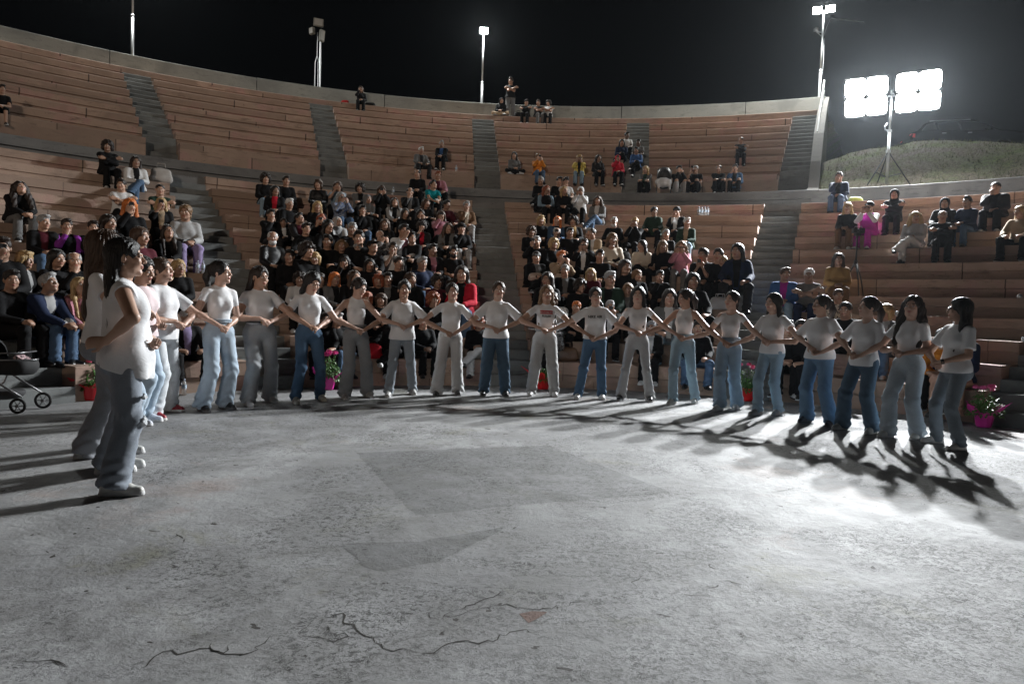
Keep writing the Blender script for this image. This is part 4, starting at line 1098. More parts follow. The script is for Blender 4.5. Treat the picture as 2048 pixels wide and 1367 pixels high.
    if pr:
        SV = np.empty(len(me.vertices) * 3, dtype=np.float32); me.vertices.foreach_get('co', SV); SV = SV.reshape(-1, 3)
        L = (SV - ch) @ Rc; L = L[(L[:, 1] < -.02) & (np.abs(L[:, 0]) < .16) & (np.abs(L[:, 2]) < .16)]
        def conform(o, off):
            n_ = len(o.data.vertices); P = np.empty(n_ * 3, dtype=np.float32); o.data.vertices.foreach_get('co', P); P = P.reshape(-1, 3).astype(float)
            dep = P[:, 1].copy()
            for q in range(n_):
                d2 = (L[:, 0] - P[q, 0]) ** 2 + (L[:, 2] - P[q, 2]) ** 2; jx = np.argsort(d2)[:6]
                P[q, 1] = L[jx, 1].min() - off + dep[q]
            P = ch + P @ Rc.T; o.data.vertices.foreach_set('co', P.astype(np.float32).ravel()); o.data.update(); o.location = (0, 0, 0); o.rotation_euler = (0, 0, 0)
        def put_text(t, size, mat, z, off):
            o = text_mesh('lettering', t, size, mat, tp, (0, 0, 0), (0, 0, 0))
            P = np.empty(len(o.data.vertices) * 3, dtype=np.float32); o.data.vertices.foreach_get('co', P); P = P.reshape(-1, 3)
            P = np.stack([P[:, 0], -P[:, 2], P[:, 1] + z], 1); o.data.vertices.foreach_set('co', P.astype(np.float32).ravel()); conform(o, off)
        if pr == 'red':
            g = MB(); nx_, nz_ = 22, 6
            rows_ = [g.add([((k_ / nx_ - .5) * .185, 0, .015 + r_ / nz_ * .052) for k_ in range(nx_ + 1)]) for r_ in range(nz_ + 1)]
            for a_, b2 in zip(rows_, rows_[1:]): g.quadring(a_, b2, False)
            o = g.build('print', cloth((.45, .01, .02)), tp, True); conform(o, .0035)
            put_text('BROOKLYN', .036, cloth((.62, .5, .5)), .028, .006); put_text('RULES!', .044, M['black'], -.030, .0045)
        else: put_text('NIKE AIR', .052, M['black'], -.005, .0045)
    return body
def link_print(*a): return None
for i, D in enumerate(DAN): build_dancer(i, D)
# ---------------------------------------------------------------- the audience
CC = dict(k=(.006, .006, .007), K=(.02, .02, .022), g=(.13, .13, .13), l=(.32, .32, .32), w=(.58, .58, .58), n=(.012, .02, .05), b=(.04, .10, .25), j=(.045, .085, .15), L=(.17, .24, .30),
  r=(.42, .012, .03), m=(.07, .010, .018), p=(.38, .17, .21), P=(.20, .03, .26), o=(.55, .19, .02), Y=(.52, .40, .10), t=(.0, .20, .23), e=(.018, .04, .028), c=(.52, .46, .38), B=(.36, .27, .18), a=(.11, .06, .03),
  v=(.26, .21, .36), M=(.33, .02, .24), O=(.26, .16, .06), s=(.45, .27, .2))
CN = dict(k='black', K='charcoal', g='grey', l='light grey', w='white', n='navy', b='blue', j='blue', L='pale blue', r='red', m='maroon', p='pink', P='purple', o='orange', Y='yellow', t='teal', e='dark green', c='cream', B='beige', a='brown', v='lilac', M='magenta', O='mustard', s='tan')
HCOL = dict(k=H_BLK, d=H_DBR, b=H_BR, l=H_LBR, y=H_BLD, a=H_AUB, o=(.50, .14, .03), g=H_GRY, w=H_WHT)
HST = dict(S='short', Z='buzz', D='balding', C='curly', B='bob', L='long', W='wavy', P='pony', M='medium', N='bun', A='cap', E='beanie', H=None)
# u v hair haircolour top topcolour inner trousers pose [flags]; top: J open jacket, S sweater, T T-shirt, H hooded, V vest with sleeves
CROWD = """
3 150 S d T k - k lap bare
215 280 C d J k k k cross
271 291 L d J w k j legx bag
33 369 W d J k k g lean
243 354 S d T w - k cross
320 358 Z d T e - k cross
259 388 M o S k - k phone1 ph
322 393 L y J k B k phone1 ph
371 411 P l S l - v lap pattern
277 455 L b S m - k lap
336 460 L d S k - k lean
85 430 S g J k m j lap
133 438 S d V k P k chin
186 442 S d S k - k chin
45 503 B y J k l k lap
148 505 D g S k - k chin
76 559 S g J n l j lean
2 475 S d S k - k phone1 ph
158 566 L y S p - j lean c
356 520 L y S k - k lap
371 632 D g J k v k lap
531 331 C d S k - L lap
572 332 S d S k - k lap
550 369 M k J k r k lap
578 374 S w S k - k lap
541 405 S k J k K K chin
592 427 S k J K m k lean leather
566 424 S d J k w k lap c
544 463 D w S k - k lap puffer
638 352 B b S k - k lap puffer
676 354 M b T L - k face
721 351 C d J g k k hug
635 380 M y S k - k lap
681 381 L g S b - j phone2 ph pattern
643 406 M a J k k k phone2 pho
672 420 H k H l - k lean
734 387 H b H g - k hug
725 408 S k S k - j chin
717 462 S k S k - k lap
684 480 W l S k - k lap
629 505 B y S k - k lap
689 511 M k S k - k phone1 ph
740 490 A k S k - k lean
739 518 M k S k - k lap
668 545 M o J g k k lap
600 546 C d S w - k lap c
734 584 B a S k - k lap
763 367 M b S k - k face ph
820 374 D d J k g k chin
863 361 S k T t - k lean phl
836 322 D d S k - k lap
876 320 S a J p m k lap
842 284 S w J g K K lap
885 289 S g J k b k lean
788 396 M d J l k k lean
810 395 L d S k - k lap
851 396 W b S k - k hug
892 397 S k S m - k lap
933 397 S g J a c l chin
841 414 L d S k - k face
882 421 L b S p - k phone1 ph
923 430 E k S k - l chin
806 441 S k J w p k phone1 pho
843 441 C d J K r K phone1 ph
897 443 W b J g k k lap
759 461 H y S l - k phone2 ph floral
787 485 S d T w - k chin
864 488 S k J k p k lap
908 493 S k T k - k lap beard
843 514 S g S n - j lap
796 514 S d S k - k lap
924 531 L d J r k j lap
758 548 B a S k - k lap
874 551 C d S m - k lap
762 587 B b S k - k lap
866 586 C a S k - k lap
722 169 M b S k - k phone1 ph
1003 192 H k H k - B floor
1053 191 A k S k - k cross
1077 191 S d T K - g cross
1098 195 C k T w - k cross
1029 304 L k S g - k floor
1076 297 P l S o - j phone2 ph
1160 297 B y J Y k L phone2 ph
1197 296 W d S K - k lap
1236 300 H r H r - k phone1 pho
1254 258 S k T w - k lap dark
1278 268 S k T g - k lap dark
1244 276 M k S n - k lap
1274 280 S k S b - k lap
1292 329 L y J g e k low
1358 328 S d S k - l lowface
1392 326 Z g T k - k lowph ph
1438 326 D d S k - k low
1471 326 S k J j K k lowph ph
1483 260 D d S K - k cross
1082 351 S g S k - k lap
1118 353 S k S k - k lap
1132 352 S k T w - k phone1 ph
1092 368 M a V k L k lap
1126 368 M y S k - k lap
1162 369 H w H w - k phone2 ph
1197 375 W b J g w j legx
1082 412 B y S k - k lap
1112 410 M o J j k k lap
1147 426 C d J k O k lap
1186 436 S d J B w k lap
1229 428 S w S k - k lap beardw
1271 432 S y S k - k face mask
1309 407 P k J e e k lap
1355 409 A k J k w k chin
1333 442 S g S k - k lap
1374 435 S w J e B L lap
1062 449 C b S k - k lap
1114 446 D g J n b n phone1 ph
1074 473 S g S k - k phone1 ph
1103 477 C y S k - k lap
1179 455 S g J k e k lap
1224 458 M l S c - k lap
1169 478 S d J k w k phone2 ph
1222 482 M b S k - k lap
1285 481 L d S c - k lap
1326 482 L l S k - k lap
1072 504 A g J k g k lap hbag
1121 502 S o J B k j phone2 ph hbag
1363 483 W l S p - g phone2 ph
1408 497 S d S k - k lap
1437 498 S d S k - k lap
1476 488 L k J n k K lap
1404 512 Z g T k - k face pho
1446 512 L y J k k k lap leather
1320 542 S k S k - k chin
1339 577 L d J g w L lap
1159 560 C d S k - k lap
1182 537 M y S m - k lap
1220 541 S g J e k k lap
1273 540 L l S k - k lap
1257 567 L l S g - k lap
1220 601 S g J k w k phone2 ph
1153 604 S o S k - k lap
1108 592 Z k J w k k lean dark
1303 642 S g J k w k lap
1395 642 S k S k - j lap
1679 341 S d J n k j chin tab
1698 383 M y S k - a lap wsh
1742 383 A k V M w M phone2 ph
1790 377 H k H k - k cross
1892 373 H k H k P k lap
1939 378 S k V n n j lap
1993 363 Z d J K k k chin big
2044 402 M y S B - k lap
1832 419 W y J l l w lap
1886 415 D g S k - k cross
1677 507 L d S O - a lap
1570 536 S b J b M L lap
1619 538 S w T g - n cross lany
1693 605 S k S k - k lap c
1775 609 B y J g l j lap c
1677 579 S b S c - c lap floral c
1888 655 S k S o - k lap
1922 640 S k S n - s lap
1577 640 S k S k - k lap
1603 640 S k S k - k lap
672 630 S g S k - j lap
648 640 S d S k - k lap
790 640 S k S k - k lap
846 640 S k S k - k lap
956 655 B a S k - w lap
1105 640 S d S k - k lap pattern
612 446 S d S k - k lap
655 440 M k J k K k lap
704 446 S g S k - k lap
612 486 C d S k - k hug
655 470 S k S k - k lap
770 432 M b S k - k lap
825 474 S k S k - k lean
705 540 M b S k - k lap
775 545 S k J k g k lap
640 548 L d S k - k lap
820 546 L b S k - k lap
580 500 S k S k - k lap
900 560 S d S k - k lap
715 487 S g S K - k lap
1140 448 S d S k - k lap
1200 500 S k S k - k lap
1250 520 M d S k - k lap
1095 545 L d S k - k lap
1385 545 M k S k - k lap
1130 530 S g J k g k lap
110 500 M k S k - k lap
215 430 M d S k - k lap
20 540 S k S k - k lap
240 520 S g S k - k lap
"""
def knee_pts(kx=.11, ky=-.42, kz=.47, ax=.11, ay=-.40, az_=.075): return dict(knees=((-kx, ky, kz), (kx, ky, kz)), ankles=((-ax, ay, az_), (ax, ay, az_)))
SEAT = dict(pelvis=(0, 0, .46), feet=None)
def seat_pose(kind, hv):
    hd = (hv * .38, .06, 0)
    P = dict(SEAT); P.update(knee_pts()); P.update(head=hd, toes=(-.2, .2), ppitch=-.08, cpitch=.10)
    H_ = dict(lap=((-.05, -.30, .565), (.05, -.31, .585)), cross=((.12, -.235, .80), (-.10, -.25, .76)), chin=((-.02, -.235, .93), (.08, -.30, .56)), phone2=((-.06, -.31, .93), (.06, -.31, .93)),
              phone1=((-.05, -.32, .97), (.06, -.28, .58)), lean=((-.05, -.50, .53), (.05, -.50, .55)), legx=((-.03, -.32, .60), (.06, -.33, .62)), knees=((-.17, -.37, .565), (.17, -.37, .565)), legx2=((-.02, -.30, .62), (.05, -.32, .64)), slump=((-.06, -.40, .57), (.06, -.38, .58)), face=((-.045, -.215, .96), (.045, -.215, .96)), hug=((.07, -.36, .66), (-.05, -.37, .68)))
    hints = (A_(-.6, .25, -1), A_(.6, .25, -1)); curl = (.9, .9); palm = (A_(.3, .4, -1), A_(-.3, .4, -1)); fdir = (A_(.8, -.7, -.2), A_(-.8, -.7, -.2))
    k = kind
    if kind in ('low', 'lowface', 'lowph'):
        P.update(pelvis=(0, .02, .30), knees=((-.13, -.33, .50), (.13, -.33, .50)), ankles=((-.12, -.36, .075), (.12, -.36, .075)))
        k = dict(low='hug', lowface='face', lowph='phone1')[kind]; P['off'] = -.16
    if kind == 'floor':
        P.update(pelvis=(0, .02, .13), knees=((-.30, -.24, .15), (.30, -.24, .15)), ankles=((.10, -.34, .08), (-.12, -.26, .08)), toes=(1.1, -1.1)); k = 'lap'; P['off'] = -.33
    if kind == 'lean': P.update(cpitch=.52, head=(hv * .3, -.3, 0)); 
    if kind == 'knees': P.update(knees=((-.19, -.41, .47), (.19, -.41, .47)), ankles=((-.17, -.40, .075), (.17, -.40, .075)))
    if kind == 'legx2': P.update(knees=((-.10, -.42, .48), (.04, -.44, .57)), ankles=((-.10, -.42, .075), (-.22, -.52, .30)), cyaw=.15)
    if kind == 'slump': P.update(cpitch=.33, head=(hv * .5, -.12, 0), croll=.06)
    if kind == 'stand': P.update(pelvis=(0, 0, .885), knees=None, ankles=None, feet=((-.12, 0, 0), (.12, 0, 0)), ppitch=0, cpitch=0); P['off'] = .425; k = 'cross'
    if kind == 'legx': P.update(knees=((-.05, -.40, .50), (.02, -.43, .58)), ankles=((-.08, -.42, .075), (-.20, -.66, .26)))
    off = P.pop('off', 0)
    hh = [A_(x, y, z + off) for x, y, z in H_[k]]
    if k == 'cross': fdir = (A_(1, -.1, .1), A_(-1, -.1, .1)); palm = (A_(0, 1, 0), A_(0, 1, 0)); hints = (A_(-.9, 0, -.7), A_(.9, 0, -.7)); curl = (.5, .5)
    if k in ('phone2', 'phone1'): fdir = (A_(.25, -.15, 1), fdir[1] if k == 'phone1' else A_(-.25, -.15, 1)); palm = (A_(.3, 1, 0), palm[1] if k == 'phone1' else A_(-.3, 1, 0)); curl = (.8, .8)
    if k in ('chin', 'face'): fdir = (A_(.2, .25, 1), fdir[1] if k == 'chin' else A_(-.2, .25, 1)); palm = (A_(0, 1, .1), palm[1] if k == 'chin' else A_(0, 1, .1)); curl = (1.1, .9) if k == 'chin' else (.4, .4)
    P.update(hands=hh, hints=hints, curl=curl, palm=palm, fdir=fdir)
    J = make_pose(**P)
    J['ph'] = (J['wri', -1] + J['wri', 1]) / 2 + A_(0, -.02, .10) if k == 'phone2' else J['wri', -1] + J['fd', -1] * .10 + A_(.0, -.03, 0)
    return J
_pc = {}
HV = .0115
def proto(kind, key, make):
    k = (kind,) + key
    if k not in _pc: _pc[k] = make()
    return _pc[k]
ORD = ['first', 'second', 'third', 'fourth', 'fifth', 'sixth', 'seventh', 'eighth', 'ninth', 'tenth', 'eleventh', 'twelfth', 'thirteenth', 'fourteenth', 'fifteenth', 'sixteenth', 'seventeenth', 'eighteenth', 'nineteenth', 'twentieth']
def proj_px(P):
    d = A_(*P) - A_(0, 0, CAM_H); z = d @ CF
    return 1024 + FPX * (d @ CR) / z, 683.5 - FPX * (d @ CU) / z
def ray_ring(u, v, R_):
    d = px_ray(u, v); a = d[0] ** 2 + d[1] ** 2; b = -2 * (d[0] * CX + d[1] * CY); c = CX ** 2 + CY ** 2 - R_ * R_
    t = (-b + math.sqrt(b * b - 4 * a * c)) / (2 * a); return d[0] * t, d[1] * t
def make_rows():
    rows = [('l', k, rl(k) + .27, zl(k)) for k in range(NL)]
    rows += [('u', k, ru(k) + .27, zu(k)) for k in range(NU)]
    return rows
ROWS = make_rows()
people = []
rnp = random.Random(11)
for ln in CROWD.strip().splitlines():
    q = ln.split(); u, v = float(q[0]), float(q[1]); pose = q[7 + 1] if False else q[8 - 0] if False else None
    hair, hcol, top, tc_, inn, tr, pose = q[2], q[3], q[4], q[5], q[6], q[7], q[8] if len(q) > 8 else 'lap'
    flags = q[9:]
    child = 'c' in flags
    hb = .865 * (.78 if child else 1)
    lowp = pose in ('low', 'lowface', 'lowph')
    best = None
    if lowp:
        x, y = ray_ring(u, v, RW + .72); z = ZW; best = (0, ('w', 0, RW + .72, ZW + .0), x, y)
        htop = 1.08
    else:
        htop = .865 if pose != 'floor' else .80
        if pose == 'lean': htop = .74
        for row in ROWS:
            x, y = ray_ring(u, v, row[2]); zt_ = row[3] + htop * (.8 if child else 1)
            vv = proj_px((x, y, zt_))[1]
            if best is None or abs(vv - v) < best[0]: best = (abs(vv - v), row, x, y)
    row, x, y = best[1], best[2], best[3]
    hgt = height_at(x, y, v) - row[3]
    s_ = hgt / htop; s_ = min(1.14, max(.62 if child else .84, s_))
    if lowp: s_ = min(1.0, max(.78, s_))
    people.append(dict(u=u, v=v, hair=hair, hcol=hcol, top=top, tc=tc_, inn=inn, tr=tr, pose=pose, flags=flags, row=row, x=x, y=y, s=s_, child=child))
people.append(dict(u=1022, v=157, hair='S', hcol='d', top='T', tc='k', inn='-', tr='g', pose='stand', flags=[], row=('u', 8, ru(8) + .75, zu(8)), x=ray_ring(1022, 157, ru(8) + .75)[0], y=ray_ring(1022, 157, ru(8) + .75)[1], s=1.03, child=False))
def block_name(p):
    az = math.degrees(math.atan2(p['x'] - CX, p['y'] - CY)); t = p['row'][0]
    if t == 'w': return 'on the walkway'
    if t == 'l':
        if az < -36: return 'lower left block'
        if az < -6: return 'lower left-centre block'
        if az < 24.6: return 'lower right-centre block'
        return 'lower right block'
    if az < -20: return 'upper left blocks'
    if az < -5.3: return 'upper middle block'
    return 'upper right blocks'
groups_ = {}
for p in people:
    if p['pose'] == 'lap':
        r_ = rnp.random()
        if r_ < .22: p['pose'] = 'knees'
        elif r_ < .34: p['pose'] = 'legx2'
        elif r_ < .44: p['pose'] = 'slump'
    p['blk'] = block_name(p); groups_.setdefault((p['blk'], p['row'][1]), []).append(p)
for L_ in groups_.values():
    L_.sort(key=lambda p: p['u'])
    # keep neighbours from overlapping
    for a, b in zip(L_, L_[1:]):
        dd = math.hypot(a['x'] - b['x'], a['y'] - b['y'])
        if dd < .36: pass
    for i, p in enumerate(L_): p['pos'] = i
TOPN = dict(J='jacket', S='sweater', T='T-shirt', H='hoodie', V='vest')
POSN = dict(knees='hands on knees', legx2='leg crossed', slump='slumped forward', lap='hands in lap', cross='arms crossed', chin='hand at chin', phone2='phone raised', phone1='phone raised', lean='leaning forward', legx='legs crossed', face='hands at face', hug='arms on knees', low='knees up', lowface='hands at face', lowph='phone raised', floor='cross-legged', stand='standing')
M['screen_dim'] = emis('phone_screen', (.5, .55, .6), .25); M['screen_red'] = emis('phone_screen_warm', (1.0, .25, .08), 2.2)
phone_me = None
def phone_mesh(scr):
    g = MB(); g.box((0, 0, 0), (.074, .008, .15)); g.m = 1; g.box((0, .0052, 0), (.066, .002, .138)); g.m = 2; g.box((.022, -.0055, .055), (.02, .003, .03))
    me = bpy.data.meshes.new('phone'); me.from_pydata(g.v, [], g.f); me.materials.append(M['black']); me.materials.append(scr); me.materials.append(M['darksteel'])
    me.polygons.foreach_set('material_index', g.mi); me.update(); return me
PH = {0: phone_mesh(M['screen_dim']), 1: phone_mesh(M['screen_red'])}
GRP = 'spectators seated on the theatre benches'
for pi, p in enumerate(people):
    male = p['hair'] in 'SZDAE'; hv = rnp.choice((-1, 0, 1)); kind = p['pose']
    if kind in ('phone2', 'phone1', 'face', 'chin', 'lowph', 'lowface'): hv = 0
    Jk = (kind, hv)
    J = proto('J', Jk, lambda: seat_pose(kind, hv))
    big = 'big' in p['flags']; fat = 1.2 if big else (1.12 if male else 1.06)
    me_b = proto('b', (kind, hv, male), lambda: body_mesh(J, HV, male=male, fat=.98, bust=.9, hh=1.12))
    body = bpy.data.objects.new('person', me_b); COL.objects.link(body)
    dx, dy = CX - p['x'], CY - p['y']
    rz = math.atan2(dx, -dy) + rnp.uniform(-.28, .28)
    rz *= 1.0
    z0 = p['row'][3] - (.36 * p['s'] if kind not in ('floor', 'stand', 'low', 'lowface', 'lowph') else 0)
    if kind in ('low', 'lowface', 'lowph'): z0 = ZW
    body.location = (p['x'], p['y'], z0 + (.0)); body.rotation_euler = (0, 0, rz); wsc = rnp.uniform(1.06, 1.17) * (1.1 if big else 1); body.scale = (p['s'] * wsc, p['s'] * 1.08, p['s'])
    sk = M['skin3'] if 'dark' in p['flags'] else rnp.choice((M['skin1'], M['skin2'], M['skin2'], M['skin4']))
    set_mats(body, [sk])
    ck = 'leather' if 'leather' in p['flags'] else 'puffer' if 'puffer' in p['flags'] else 'pattern' if 'pattern' in p['flags'] else 'floral' if 'floral' in p['flags'] else 'cotton'
    t = p['top']
    if t == 'T': me_t = proto('t', (kind, hv, male, 'T', big), lambda: top_mesh(J, HV, sleeve=.6, hem=.0, loose=.02, male=male, fat=fat, seed=3)); mats = [cloth(CC[p['tc']], ck)]; nm = 'shirt'
    elif t == 'J': me_t = proto('t', (kind, hv, male, 'J', big), lambda: top_mesh(J, HV, long=True, hem=-.04, loose=.032, male=male, fat=fat, neck='high', openfront=True, fold=.006, seed=5, name='jacket')); mats = [cloth(CC[p['tc']], ck), cloth(CC[p['inn']])]; nm = 'jacket'
    elif t == 'H': me_t = proto('t', (kind, hv, male, 'H', big), lambda: top_mesh(J, HV, long=True, hem=-.04, loose=.03, male=male, fat=fat, hood=True, fold=.006, seed=6, name='hoodie')); mats = [cloth(CC[p['tc']], ck)]; nm = 'hoodie'
    elif t == 'V':
        me_t = proto('t', (kind, hv, male, 'V', big), lambda: top_mesh(J, HV, long=True, hem=-.02, loose=.012, male=male, fat=fat, seed=7)); mats = [cloth(CC[p['inn']], ck)]; nm = 'shirt'
        me_v = proto('t', (kind, hv, male, 'Vv', big), lambda: top_mesh(J, HV, sleeve=0, hem=-.04, loose=.034, male=male, fat=fat, seed=8, name='vest')); link_child('vest', me_v, body, [cloth(CC[p['tc']])])
    else: me_t = proto('t', (kind, hv, male, 'S', big), lambda: top_mesh(J, HV, long=True, hem=-.03, loose=.022, male=male, fat=fat, fold=.006, seed=4, name='sweater')); mats = [cloth(CC[p['tc']], ck)]; nm = 'sweater'
    link_child(nm, me_t, body, mats)
    bare = 'bare' in p['flags']
    me_p = proto('p', (kind, hv, bare), lambda: trouser_mesh(J, HV, fat=1.05, cut='straight', short=bare))
    link_child('trousers' if not bare else 'shorts', me_p, body, [cloth(CC[p['tr']], 'denim' if p['tr'] in 'jL' else 'cotton')])
    shc = 'w' if ('wsh' in p['flags'] or pi % 4 == 1) else 'k'
    for sd in (-1, 1): link_child('shoe', proto('s', (kind, hv, sd), lambda: shoe_mesh(J, sd, HV)), body, [cloth(CC[shc], 'leather'), cloth(CC['w' if pi % 3 == 0 else 'K'])])
    if HST.get(p['hair']):
        st = HST[p['hair']]
        hc = CC[p['hcol']] if st in ('cap', 'beanie') and p['hcol'] in CC else HCOL.get(p['hcol'], H_DBR)
        nmh = 'cap' if st in ('cap', 'beanie') else 'hair'
        link_child(nmh, proto('h', (st, pi % 2), lambda: hair_mesh(st, .0095, pi)), body, [cloth(hc) if nmh == 'cap' else hairm(hc)], head_matrix(J))
        if nmh == 'cap': link_child('hair', proto('h', ('short', 0), lambda: hair_mesh('short', .0095, pi)), body, [hairm(H_DBR)], head_matrix(J, 1.04))
    if 'beard' in p['flags'] or 'beardw' in p['flags'] or (p['hair'] == 'D' and p['hcol'] == 'w') or 'mask' in p['flags']:
        def beard():
            F_ = Field((-.12, -.16, -.2), (.12, .1, .06), HV)
            F_.add(ell(A_(0, -.05, -.075), (.062, .052, .055)), 0); F_.cut(ell(A_(0, -.10, -.043), (.024, .04, .012)), .008); F_.plane(A_(0, 0, -.03), A_(0, 0, 1))
            V, Q = F_.mesh(); return np_mesh('beard', V, Q, [M['white_cotton']])
        mk = 'mask' in p['flags']
        link_child('mask' if mk else 'beard', proto('bd', (), beard), body, [cloth(CC['k']) if mk else hairm(H_WHT if ('beardw' in p['flags'] or p['hcol'] == 'w') else H_BLK)], head_matrix(J))
    n_in = len(groups_[(p['blk'], p['row'][1])])
    if p['row'][0] == 'w': place = '%s on the walkway' % (ORD[p['pos']])
    else: place = '%s in %s row up, %s' % (ORD[p['pos']], ORD[p['row'][1]], p['blk'])
    p['place'] = place
    if kind == 'stand': lab = 'person standing in black T-shirt and grey trousers with folded arms on the top row'
    else: lab = 'person in %s %s, %s, %s' % (CN[p['tc']], TOPN[t] if ck != 'leather' else 'leather jacket', POSN[kind], place)
    tag(body, lab, 'person', GRP)
    if any(f.startswith('ph') for f in p['flags']):
        red = 'pho' in p['flags']
        me = PH[1 if red else 0]; ph = bpy.data.objects.new('phone', me); COL.objects.link(ph)
        mw = Matrix.Translation(body.location) @ Matrix.Rotation(rz, 4, 'Z') @ Matrix.Diagonal((p['s'], p['s'], p['s'], 1))
        pos = mw @ Vector(J['ph'])
        if kind == 'lean': pos = mw @ Vector((J['wri', -1] + J['wri', 1]) / 2 + A_(0, -.04, .05))
        ph.location = pos; ph.rotation_euler = (0.1 if kind != 'lean' else -1.2, math.pi / 2 if (kind == 'phone2' and pi % 2) else 0, rz)
        tag(ph, ('phone with glowing orange screen held by person ' if red else 'black phone held up by person ') + place, 'phone', 'phones held by spectators')
print('CROWD', len(people), 'protos', len(_pc), 'scale range', min(p['s'] for p in people), max(p['s'] for p in people))
# ---------------------------------------------------------------- floodlight stand, posts, mast
M['led'] = emis('led_panel_lit', (0.93, 0.98, 1.0), 60)
M['ledpost'] = emis('post_lamp_lit', (0.97, 1.0, 0.97), 120)
M['panelback'] = plain('grey_horn_housing', (.22, .22, .20), .5)
def basis_mat(x, y, z): return Matrix((x, y, z)).transposed()
fz = bank_z(17.3, 32.6)
FB = Vector((FLOOD.x, FLOOD.y, fz))
st = empty('floodlight_stand', FB); tag(st, 'steel tripod stand with two blazing white floodlight clusters on the bank behind the parapet', 'floodlight')
top = FLOOD - FB
g = MB(); g.tube([(0, 0, .12), (0, 0, 1.55)], .038, 10); g.tube([(0, 0, 1.5), (0, 0, top.z + .1)], .024, 10); g.build('pole', M['steel'], st, True)
g = MB(); g.tube([(0, 0, .95), (0, 0, 1.02)], .06, 10); g.tube([(0, 0, 1.50), (0, 0, 1.56)], .055, 10); g.tube([(0, 0, 1.52), (-.16, -.08, 1.54), (-.18, -.09, 1.62), (-.10, -.05, 1.72)], .014, 6); g.build('collar', M['steel'], st)
for a in (195, 345, 90):
    r = math.radians(a); g = MB(); ex, ey = .62 * math.cos(r), .62 * math.sin(r)
    g.tube([(0, 0, .98), (ex, ey, .03)], .018, 8); g.tube([(0, 0, .30), (ex * .62, ey * .62, .40)], .012, 6)
    g.build('leg', M['darksteel'], st)
g = MB(); g.tube([top - FSIDE * .98 + Vector((0, 0, -.05)), top + FSIDE * .98 + Vector((0, 0, -.05))], .022, 8); g.build('crossbar', M['steel'], st)
UPF = FSIDE.cross(FDIR).normalized()
Mx = basis_mat(FSIDE, FDIR, UPF)
for c in (-.62, .62):
    for dx in (-.265, .265):
        for dz in (-.255, .255):
            o = top + FSIDE * (c + dx) + UPF * dz
            g = MB(); g.box(o, (.525, .10, .505), Mx)
            hd_ = g.build('lamp_housing', M['darksteel'], st)
            g = MB(); rg = []
            for off_ in (.052, .062):
                rg.append(g.add([o + FDIR * off_ + FSIDE * (.255 * math.copysign(abs(math.cos(t)) ** .40, math.cos(t))) + UPF * (.245 * math.copysign(abs(math.sin(t)) ** .40, math.sin(t))) for t in [6.2832 * q / 32 for q in range(32)]]))
            g.quadring(rg[0], rg[1]); g.face(rg[1]); g.face(rg[0][::-1]); g.build('led_panel', M['led'], hd_)
def lamp_post(az, R_, z0, z1, lab, n_arm):
    p = pol(R_, az, z0); e = empty('lamp_post', p); tag(e, lab, 'lamp post', 'lamp posts along the rim wall')
    H_ = z1 - z0; g = MB(); g.tube([(0, 0, 0), (0, 0, H_ * .46)], .052, 10); g.tube([(0, 0, H_ * .46), (0, 0, H_)], .038, 10); g.tube([(0, 0, H_ * .455), (0, 0, H_ * .475)], .058, 10); g.build('pole', M['steel'], e, True)
    d = Vector((CX, CY, 0)) - Vector((p.x, p.y, 0)); d = (d.normalized() + Vector((0, 0, -.35))).normalized(); sd = d.cross(Vector((0, 0, 1))).normalized(); up = sd.cross(d).normalized(); mx = basis_mat(sd, d, up)
    offs = [0] if n_arm == 1 else [-.22, .22]
    for k in offs:
        o = Vector((0, 0, H_)) + sd * k; g = MB(); g.box(o, (.36, .09, .28), mx); h_ = g.build('lamp_head', M['darksteel'], e)
        g = MB(); g.box(o + d * .05, (.31, .012, .23), mx); g.build('led_panel', M['ledpost'], h_)
    return e, sd
lamp_post(-5.3, 24.95, 8.7, 12.62, 'slim pole with a single starry lamp on the rim wall, middle of the theatre', 1)
lamp_post(-35.1, 24.95, 8.7, 13.75, 'slim lamp pole on the rim wall whose head rises above the picture, left side', 1)
e, sd = lamp_post(25.3, 24.95, 8.7, 12.95, 'taller lamp pole with cables and brackets at the right end of the rim wall', 2)
g = MB(); g.tube([(0, 0, 3.4), (-.28, -.10, 3.38), (-.30, -.12, 3.50)], .018, 6); g.tube([(-.3, -.12, 3.38), (-.02, -.02, 3.24)], .014, 6); g.box((-.30, -.12, 3.46), (.12, .16, .10)); g.build('bracket', M['steel'], e)
g = MB(); g.tube([(0, 0, 3.1), (.14, 0, 3.6), (.28, 0, 3.95), (1.6, .1, 3.88)], .010, 6); g.tube([(.06, 0, 3.2), (.09, 0, 2.4), (.07, 0, 1.9), (.0, 0, 1.5)], .008, 5); g.build('cable', M['steel'], e)
